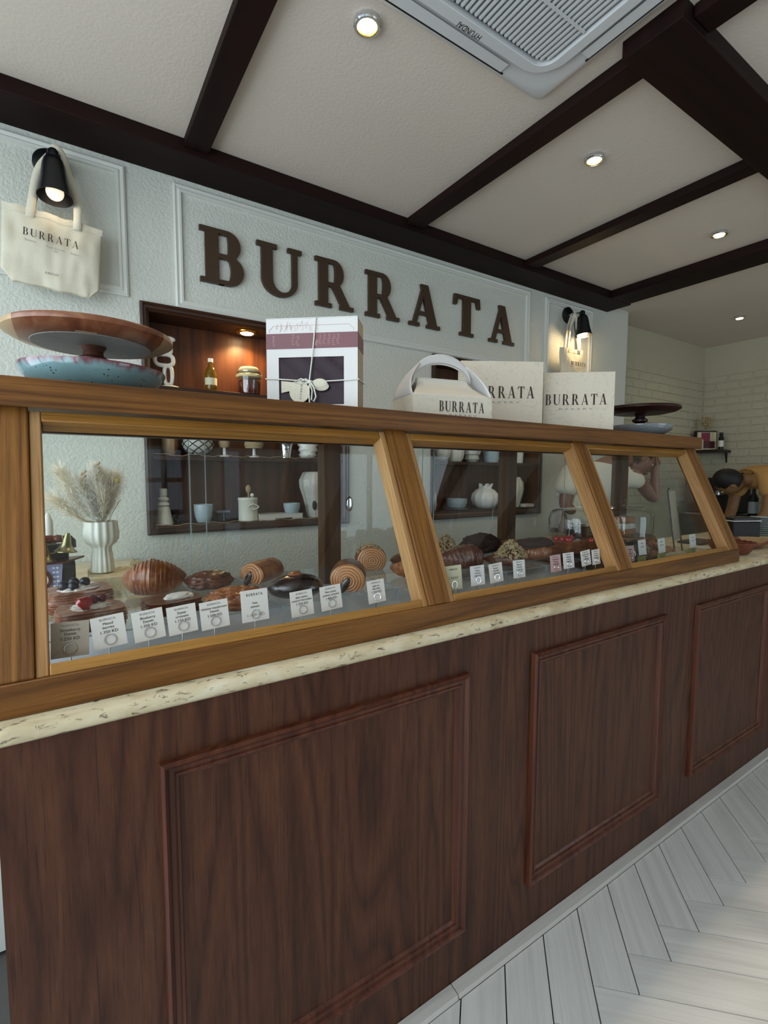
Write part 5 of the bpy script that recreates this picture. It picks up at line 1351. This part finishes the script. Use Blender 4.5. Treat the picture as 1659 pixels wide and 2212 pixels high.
tag(MB().lathe([(0, 0), (.012, 0), (.013, .03), (.0125, .06), (.008, .078), (.002, .086), (0, .086)], 24).build('pillar_candle', M['wax'], None, loc=(-.050, 1.805, ZL+.150)), 'white pointed candle rising behind the antique telephone', 'candle')
tag(MB().lathe([(0, 0), (.03, 0), (.03, .006), (.010, .014), (.008, .10), (.02, .142), (.02, .149), (0, .149)], 24).build('candlestick', M['brass'], None, loc=(-.050, 1.805, ZL)), 'brass candlestick holding the pointed candle behind the telephone', 'candlestick')

# ------------------------------------------------------------------ things on the counter right of the case
bs = thing('woven_basket', 'small round reddish brown basket at the right end of the case', 'basket', (2.55, .985, .9305))
MB().lathe(hollow([(.058, 0), (.066, .004), (.084, .030), (.094, .052)], .005), 64, mod=lambda a, z: 1+.02*math.cos(a*26+(PI if int(z/.008) % 2 else 0))).build('weave', M['basket'], bs, ang=70)
MB().tube([(.092*math.cos(a), .092*math.sin(a), .052+.002*math.sin(a*20)) for a in [2*PI*i/80 for i in range(80)]], .004, 8, True).build('rim', M['basket'], bs)
for k, lb in enumerate(('brown bread piece nearest the case in the woven basket', 'brown bread piece at the front of the woven basket', 'brown bread piece at the right side of the woven basket', 'brown bread piece at the back of the woven basket')):
    tag(lump_mesh(.026, .017, .012, k, .2).build('bread_piece', M['crust'], None, loc=(2.55+.036*math.cos(PI+k*PI/2), .985+.036*math.sin(PI+k*PI/2), .936)), lb, 'bread', 'bread pieces in the basket')
nt = tag(MB().box((-.05, -.035, 0), (.05, .035, .004)).build('paper_napkin', M['paper'], None, bevel=.001, loc=(2.62, 1.13, .9305)), 'white napkin lying on the counter behind the basket', 'napkin')
wt = thing('wooden_tray', 'shallow brown wooden tray on the counter behind the basket', 'tray', (2.86, 1.03, .9305), .1)
MB().lathe(hollow([(.08, 0), (.10, .004), (.13, .03), (.135, .035)], .006), 48, S3(1.25, .72, 1)).build('tray', M['acacia'], wt, ang=60)
tag(MB().box((-.10, -.06, 0), (.10, .06, .012)).build('leather_pouch', M['darkwood'], None, bevel=.005, loc=(2.80, 1.235, .9305)), 'dark glossy pouch lying flat on the far counter', 'pouch')
bx_ = thing('black_oven', 'black countertop box with a pale top edge beside the plate stack', 'oven', (3.19, 1.205, .9305), -.45)
MB().box((-.085, -.06, .006), (.085, .06, .100)).build('body', M['dark'], bx_, bevel=.006)
MB().box((-.088, -.063, .1005), (.088, .063, .107)).build('top_edge', M['acgrey'], bx_, bevel=.002)
MB().box((-.085, -.06, .1075), (.085, .06, .122)).build('lid', M['black'], bx_, bevel=.005)
for k, (sx, sy) in enumerate(((-1, -1), (1, -1), (-1, 1), (1, 1))): MB().box((sx*.07-.01, sy*.045-.01, 0), (sx*.07+.01, sy*.045+.01, .0055)).build('foot', M['black'], bx_, smooth=False)
pm = None
for k in range(9):
    o = MB().lathe([(0, 0), (.035, 0), (.055, .008), (.056, .010), (.036, .0035), (0, .003)], 36).build('plate', M['blue_cer'], None, loc=(3.47, 1.195, .9305+k*.0125)) if pm is None else None
    if pm is None: pm = o
    else:
        o = pm.copy(); col.objects.link(o); o.location = (3.47, 1.195, .9305+k*.0125)
    tag(o, 'pale plate in the plate stack, ' + ['at the very bottom', 'second from the bottom', 'third from the bottom', 'fourth from the bottom', 'in the middle of the stack', 'fourth from the top', 'third from the top', 'second from the top', 'on top of the stack'][k], 'plate', 'plates stacked beside the black oven')

# far kitchen: back bar, bottles, wall shelf
kb = thing('back_bar', 'dark cabinet run along the far kitchen wall', 'cabinet', (5.33, 2.06, 0))
MB().box((-.23, -.40, .001), (.25, .40, .86)).build('carcass', M['dark'], kb, smooth=False)
MB().box((-.25, -.41, .8605), (.255, .41, .90)).build('worktop', M['darkwood'], kb, bevel=.004)
em = thing('coffee_machine', 'black coffee machine with chrome details on the back bar', 'coffee machine', (5.36, 2.22, .9005))
MB().box((-.18, -.22, .02), (.18, .22, .36)).build('body', M['dark'], em, bevel=.015)
MB().box((-.20, -.20, .0), (-.05, .20, .019)).build('drip_tray', M['steel'], em, bevel=.003)
for k in (-.1, .1): MB().lathe([(0, 0), (.03, 0), (.03, .04), (0, .04)], 20, T(-.205, k, .20)).build('group_head', M['steel'], em)
for k, (x_, y_, h_) in enumerate(((5.10, 1.84, .30), (5.11, 1.72, .24))):
    b_ = thing('syrup_bottle', ['tall dark bottle with a pale striped label on the back bar', 'shorter dark bottle on the back bar, nearer the person'][k], 'bottle', (x_+.06, y_, .9005))
    MB().lathe([(0, 0), (.035, 0), (.037, .004), (.037, h_*.6), (.014, h_*.75), (.013, h_)], 24).build('body', M['black'], b_)
    MB().lathe([(.0372, h_*.15), (.0376, h_*.15), (.0376, h_*.5), (.0372, h_*.5)], 24).build('label', M['blue_cer'], b_)
    MB().lathe([(0, h_+.0005), (.015, h_+.0005), (.015, h_+.02), (0, h_+.02)], 16).build('cap', M['steel'], b_)
sh = thing('wall_shelf', 'dark bracketed wall shelf in the far kitchen corner', 'wall shelf', (5.45, 2.34, 1.51))
MB().box((-.14, -.13, 0), (.139, .14, .026)).build('board', M['darkwood'], sh, bevel=.002)
MB().add([(.10, -.10, -.001), (.139, -.10, -.001), (.139, -.10, -.10), (.10, -.09, -.001), (.139, -.09, -.001), (.139, -.09, -.10)], [(0, 1, 2), (5, 4, 3), (0, 3, 4, 1), (1, 4, 5, 2), (2, 5, 3, 0)]).build('bracket', M['black'], sh, smooth=False)
ZK = 1.5365
pc = thing('magazine_box', 'box with a magenta picture and cream panels on the kitchen shelf', 'box', (5.44, 2.385, ZK), -.62)
MB().box((-.10, -.02, 0), (.10, .03, .195)).build('box', M['darkwood'], pc, bevel=.002)
MB().box((-.092, -.0215, .006), (.092, -.0205, .180)).build('print', M['paper2'], pc, smooth=False)
MB().box((-.055, -.0228, .07), (.03, -.0218, .176)).build('picture', P('magenta_print', '#7d1c3a', .5), pc, smooth=False)
MB().box((-.03, -.0238, .02), (.082, -.0230, .09)).build('picture', P('dark_red_print', '#4a1418', .5), pc, smooth=False)
sg = thing('baking_sign', 'small cream card reading BAKING leaning on the magazine box', 'sign card', (5.335, 2.40, ZK), -.62)
MB().box((-.045, -.002, 0), (.045, .002, .105)).build('card', M['paper2'], sg, smooth=False)
text('BAKING', .02, T(0, -.0025, .062) @ UP(), 'print', M['ink'], sg, fitw=.07); text('USA', .018, T(-.008, -.0025, .038) @ UP(), 'print', M['ink'], sg, fitw=.04)
tag(lump_mesh(.035, .03, .035, 8, .3).build('green_tin', P('dark_green_fabric', '#12402a', .8), None, loc=(5.37, 2.335, ZK)), 'dark green bundle at the left of the magazine box', 'bundle').location = (5.35, 2.475-.02, ZK)
bpy.data.objects['green_tin'].name = 'green_bundle'
bpy.data.objects['green_bundle'].location = (5.55, 2.46, ZK)
bk2 = thing('dark_bottle', 'slim black bottle at the right end of the kitchen shelf', 'bottle', (5.44, 2.243, ZK))
MB().lathe([(0, 0), (.022, 0), (.023, .003), (.023, .12), (.016, .13), (.016, .17), (0, .17)], 20).build('body', M['black'], bk2)
MB().lathe([(.0232, .03), (.0236, .03), (.0236, .09), (.0232, .09)], 20).build('label', M['cream'], bk2)
dp = thing('dried_plant', 'clump of dried brown flowers standing on the magazine box', 'dried flowers', (5.44, 2.385, ZK+.1955))
q = MB()
rr = random.Random(9)
for k in range(60):
    a = rr.uniform(0, 6.28); r = rr.uniform(.0, .055); h_ = rr.uniform(.05, .14)
    q.tube([(0, 0, 0), (r*.4*math.cos(a), r*.4*math.sin(a), h_*.5), (r*math.cos(a), r*math.sin(a), h_)], .0012, 4).ball((r*math.cos(a), r*math.sin(a), h_), (.010, .010, .008), 7, 5)
o = q.build('flower_clump', M['twine'], dp); o['kind'] = 'stuff'

# ------------------------------------------------------------------ people
def skin(name, J, E_, m, parent, sub=2, root=0):
    me = bpy.data.meshes.new(name); names = list(J)
    me.from_pydata([J[n][0] for n in names], [(names.index(a), names.index(b)) for a, b in E_], [])
    o = bpy.data.objects.new(name, me); col.objects.link(o); o.parent = parent
    md = o.modifiers.new('skin', 'SKIN'); md.use_smooth_shade = True; md.branch_smoothing = .6
    if not me.skin_vertices: return o
    for i, n in enumerate(names):
        r = J[n][1]; me.skin_vertices[0].data[i].radius = r if hasattr(r, '__len__') else (r, r)
        me.skin_vertices[0].data[i].use_root = (i == root)
    s_ = o.modifiers.new('sub', 'SUBSURF'); s_.levels = sub; s_.render_levels = sub
    me.materials.append(m); return o
def hand_chain(J, E_, pre, wrist, d, side, palm, rr_=.0085):
    d = Vector(d).normalized(); side = Vector(side).normalized(); n_ = d.cross(side).normalized()
    w_ = Vector(wrist); c = w_+d*.05; J[pre+'palm'] = (c, (.022, .030)); E_.append((palm, pre+'palm'))
    for k, (off, ln) in enumerate(((-.030, .062), (-.010, .074), (.010, .070), (.028, .056))):
        b = w_+d*.085+side*off; J[pre+'k%d' % k] = (b, rr_+.001); E_.append((pre+'palm', pre+'k%d' % k))
        m_ = b+d*ln*.5+n_*.010; J[pre+'m%d' % k] = (m_, rr_); E_.append((pre+'k%d' % k, pre+'m%d' % k))
        e_ = m_+d*ln*.35+n_*.022; J[pre+'e%d' % k] = (e_, rr_-.0015); E_.append((pre+'m%d' % k, pre+'e%d' % k))
    t1 = w_+d*.035-side*.038; t2 = t1+d*.03-side*.018+n_*.01; t3 = t2+d*.025+n_*.012
    J[pre+'t1'] = (t1, rr_+.002); J[pre+'t2'] = (t2, rr_); J[pre+'t3'] = (t3, rr_-.001)
    E_ += [(pre+'palm', pre+'t1'), (pre+'t1', pre+'t2'), (pre+'t2', pre+'t3')]
V = Vector
def head_parts(t, c, f, upv, skin_m, hair_m, glasses=True, cap=False):
    f = V(f).normalized(); upv = V(upv); r = f.cross(upv).normalized(); u = r.cross(f).normalized()
    Mh = Matrix((( r.x, f.x, u.x, c[0]), (r.y, f.y, u.y, c[1]), (r.z, f.z, u.z, c[2]), (0, 0, 0, 1)))
    def shp(p):
        x, y, z = p
        if z < 0: x *= 1-.28*(-z/.115)**1.3; y = y*(1-.12*(-z/.115))+.006*(-z/.115)
        if y > .06 and -.02 < z < .01: y += .002
        y += .020*math.exp(-((x/.013)**2)-(((z+.012)/.022)**2)) if y > 0 else 0
        y -= .006*math.exp(-(((abs(x)-.030)/.014)**2)-(((z-.012)/.010)**2)) if y > 0 else 0
        y += .005*math.exp(-((x/.022)**2)-(((z+.048)/.007)**2)) if y > 0 else 0
        return V((x, y, z))
    MB().ball((0, 0, 0), (.074, .092, .115), 48, 36, fn=shp).build('head', skin_m, t, ang=80).matrix_local = Mh
    for s_ in (-1, 1):
        MB().ball((s_*.074, -.006, -.004), (.008, .018, .029), 14, 10).build('ear', skin_m, t).matrix_local = Mh
        MB().ball((s_*.030, .079, .012), (.011, .009, .007), 14, 10).build('eye', M['white_cer'], t).matrix_local = Mh
        MB().tube([(s_*.016, .090, .030), (s_*.03, .093, .034), (s_*.045, .084, .030)], .003, 6).build('eyebrow', hair_m, t).matrix_local = Mh
        if glasses:
            MB().tube([(s_*.031+.022*math.cos(a), .098-.006*abs(math.cos(a)), .010+.018*math.sin(a)) for a in [2*PI*i/24 for i in range(24)]], .0022, 6, True).build('glasses_rim', M['black'], t).matrix_local = Mh
    MB().tube([(-.020, .092, -.047), (0, .097, -.045), (.020, .092, -.047)], .0038, 8).build('lips', P('lips', '#6d3a35', .5), t).matrix_local = Mh
    def hs(p):
        if p.y > .045 and p.z < .055: p = V((p.x, .045+(p.y-.045)*.1, p.z))
        n_ = 1+.03*N3(p.x*40, p.y*40, p.z*40); return V((p.x*n_, p.y*n_, max(p.z, -.055 if p.y < 0 else .02)))
    MB().ball((0, -.012, .014), (.081, .096, .113), 36, 24, fn=hs).build('hair' if not cap else 'cap', hair_m, t).matrix_local = Mh
    return Mh
# first person: cream polo, leaning to the right behind the case
p1 = thing('person', 'person in a cream polo shirt leaning over behind the case, seen between the posts', 'person', (0, 0, 0))
J = {'pel': (V((2.80, 1.95, .96)), (.15, .12)), 'waist': (V((2.80, 1.93, 1.10)), (.135, .105)), 'chest': (V((2.83, 1.87, 1.26)), (.155, .11)), 'nb': (V((2.88, 1.83, 1.355)), (.075, .07)),
     'neck': (V((2.98, 1.80, 1.385)), .055), 'hd': (V((3.08, 1.775, 1.385)), .05),
     'ls': (V((2.69, 1.95, 1.315)), .048), 'le': (V((2.64, 1.955, 1.075)), .044), 'lw': (V((2.83, 1.86, 1.03)), .030),
     'rs': (V((3.01, 1.73, 1.31)), .046), 're': (V((3.22, 1.70, 1.12)), .042), 'rw': (V((3.22, 1.70, 1.285)), .028),
     'lh': (V((2.74, 2.02, .88)), .10), 'lk': (V((2.76, 2.04, .48)), .065), 'la': (V((2.74, 2.05, .09)), .042), 'lf': (V((2.84, 2.02, .035)), .035),
     'rh': (V((2.90, 1.88, .88)), .10), 'rk': (V((2.93, 1.88, .48)), .065), 'ra': (V((2.91, 1.90, .09)), .042), 'rf': (V((3.01, 1.87, .035)), .035)}
E_ = [('pel', 'waist'), ('waist', 'chest'), ('chest', 'nb'), ('nb', 'neck'), ('neck', 'hd'), ('chest', 'ls'), ('ls', 'le'), ('le', 'lw'), ('chest', 'rs'), ('rs', 're'), ('re', 'rw'),
      ('pel', 'lh'), ('lh', 'lk'), ('lk', 'la'), ('la', 'lf'), ('pel', 'rh'), ('rh', 'rk'), ('rk', 'ra'), ('ra', 'rf')]
hand_chain(J, E_, 'l', (2.83, 1.86, 1.03), (.9, -.4, -.1), (.2, .3, -.9), 'lw'); hand_chain(J, E_, 'r', (3.22, 1.70, 1.285), (.02, .06, 1), (.85, -.5, 0), 'rw')
skin('body', J, E_, M['skin'], p1)
JS = {'pel': (V((2.80, 1.95, .93)), (.175, .145)), 'waist': (V((2.80, 1.93, 1.10)), (.16, .13)), 'chest': (V((2.83, 1.87, 1.25)), (.18, .135)), 'nb': (V((2.875, 1.835, 1.335)), (.10, .09)),
      'ls': (V((2.685, 1.95, 1.31)), .080), 'lm': (V((2.648, 1.955, 1.15)), .082), 'rs': (V((3.01, 1.73, 1.305)), .078), 'rm': (V((3.10, 1.715, 1.22)), .070)}
skin('polo_shirt', JS, [('pel', 'waist'), ('waist', 'chest'), ('chest', 'nb'), ('chest', 'ls'), ('ls', 'lm'), ('chest', 'rs'), ('rs', 'rm')], M['polo'], p1)
nd = V((.93, -.28, .22)).normalized(); cc = V((2.925, 1.815, 1.375)); Mq = Matrix.Translation(cc) @ nd.to_track_quat('Z', 'Y').to_matrix().to_4x4()
MB().lathe([(.062, .022), (.066, .024), (.088, -.016), (.092, -.022), (.088, -.024), (.064, .008)], 40, Mq).build('collar', M['collar'], p1, ang=60)
JT = {'pel': (V((2.80, 1.95, .92)), (.155, .13)), 'lh': (V((2.74, 2.02, .84)), .105), 'lk': (V((2.76, 2.04, .48)), .078), 'la': (V((2.74, 2.05, .11)), .062), 'rh': (V((2.90, 1.88, .84)), .105), 'rk': (V((2.93, 1.88, .48)), .078), 'ra': (V((2.91, 1.90, .11)), .062)}
skin('trousers', JT, [('pel', 'lh'), ('lh', 'lk'), ('lk', 'la'), ('pel', 'rh'), ('rh', 'rk'), ('rk', 'ra')], M['trouser'], p1)
head_parts(p1, (3.13, 1.765, 1.385), (.70, -.50, -.62), (.6, -.2, .75), M['skin'], M['hair'])
# second person: tan shirt and dark apron, bending at the far counter
p2 = thing('person', 'person in a tan shirt and dark brown apron bending forward in the far kitchen', 'person', (0, 0, 0))
R3 = V((.837, -.547, 0)); S2 = V((4.56, 1.655, 1.265)); hp = S2+R3*.50+V((0, 0, -.06)); per = V((.547, .837, 0))
J = {'pel': (hp, (.15, .13)), 'waist': (S2+R3*.30+V((0, 0, .0)), (.13, .115)), 'chest': (S2+R3*.12+V((0, 0, .0)), (.145, .12)), 'nb': (S2-R3*.02+V((0, 0, .005)), .050), 'hd': (S2-R3*.08+V((0, 0, -.03)), .055),
     'ls': (S2-per*.17+R3*.03, .044), 'le': (S2-per*.19+V((0, 0, -.27)), .046), 'lw': (S2-per*.12-R3*.10+V((0, 0, -.42)), .030),
     'rs': (S2+per*.17+R3*.03, .044), 're': (S2+per*.19+V((0, 0, -.27)), .044), 'rw': (S2+per*.10-R3*.12+V((0, 0, -.42)), .030),
     'lh': (hp-per*.09+V((0, 0, -.12)), .10), 'lk': (hp-per*.10-R3*.06+V((0, 0, -.60)), .065), 'la': (hp-per*.10+R3*.02+V((0, 0, -1.085)), .042), 'lf': (hp-per*.10-R3*.10+V((0, 0, -1.14)), .034),
     'rh': (hp+per*.09+V((0, 0, -.12)), .10), 'rk': (hp+per*.10-R3*.06+V((0, 0, -.60)), .065), 'ra': (hp+per*.10+R3*.02+V((0, 0, -1.085)), .042), 'rf': (hp+per*.10-R3*.10+V((0, 0, -1.14)), .034)}
E2 = [('pel', 'waist'), ('waist', 'chest'), ('chest', 'nb'), ('nb', 'hd'), ('chest', 'ls'), ('ls', 'le'), ('le', 'lw'), ('chest', 'rs'), ('rs', 're'), ('re', 'rw'), ('pel', 'lh'), ('lh', 'lk'), ('lk', 'la'), ('la', 'lf'), ('pel', 'rh'), ('rh', 'rk'), ('rk', 'ra'), ('ra', 'rf')]
hand_chain(J, E2, 'l', J['lw'][0], -R3*.7+V((0, 0, -.7)), per, 'lw'); hand_chain(J, E2, 'r', J['rw'][0], -R3*.7+V((0, 0, -.7)), -per, 'rw')
skin('body', J, E2, M['skin2'], p2)
JS = {k: (J[k][0], v) for k, v in {'pel': (.17, .15), 'waist': (.155, .14), 'chest': (.165, .145), 'nb': (.10, .10), 'ls': .095, 'rs': .092}.items()}
JS['lm'] = (J['ls'][0].lerp(J['le'][0], .62), .078); JS['rm'] = (J['rs'][0].lerp(J['re'][0], .62), .078)
skin('tan_shirt', JS, [('pel', 'waist'), ('waist', 'chest'), ('chest', 'nb'), ('chest', 'ls'), ('ls', 'lm'), ('chest', 'rs'), ('rs', 'rm')], M['tan'], p2)
skin('trousers', {k: (J[k][0], v) for k, v in {'pel': (.16, .14), 'lh': .11, 'lk': .08, 'la': .062, 'rh': .11, 'rk': .08, 'ra': .062}.items()}, [('pel', 'lh'), ('lh', 'lk'), ('lk', 'la'), ('pel', 'rh'), ('rh', 'rk'), ('rk', 'ra')], M['trouser'], p2)
for s_ in (-1, 1):
    pts = [S2-R3*.03+per*s_*.05+V((0, 0, .035)), S2+R3*.05+per*s_*.07+V((0, 0, .085)), S2+R3*.20+per*s_*.09+V((0, 0, .095)), S2+R3*.36+per*s_*.12+V((0, 0, .05))]
    MB().tube(pts, .018, 10, flat=.3).build('apron_strap', M['apron'], p2)
def apr(u, v):
    a = -PI*.95+PI*1.45*u; c = S2+R3*(.26+.30*v)+V((0, 0, -.05-.15*v)); rad = .19
    return c+per*rad*math.cos(a)+V((0, 0, 1))*rad*math.sin(a)*(1.0)+R3*.01*math.sin(u*20)
MB().sheet(apr, 36, 14).build('apron_skirt', M['apron'], p2, ang=80, normals=False, solid=.003)
head_parts(p2, S2-R3*.15+per*.03+V((0, 0, -.035)), -R3*.25+per*.45+V((0, 0, -.85)), -R3*.85+per*.1+V((0, 0, .45)), M['skin2'], M['hair'], False, True)
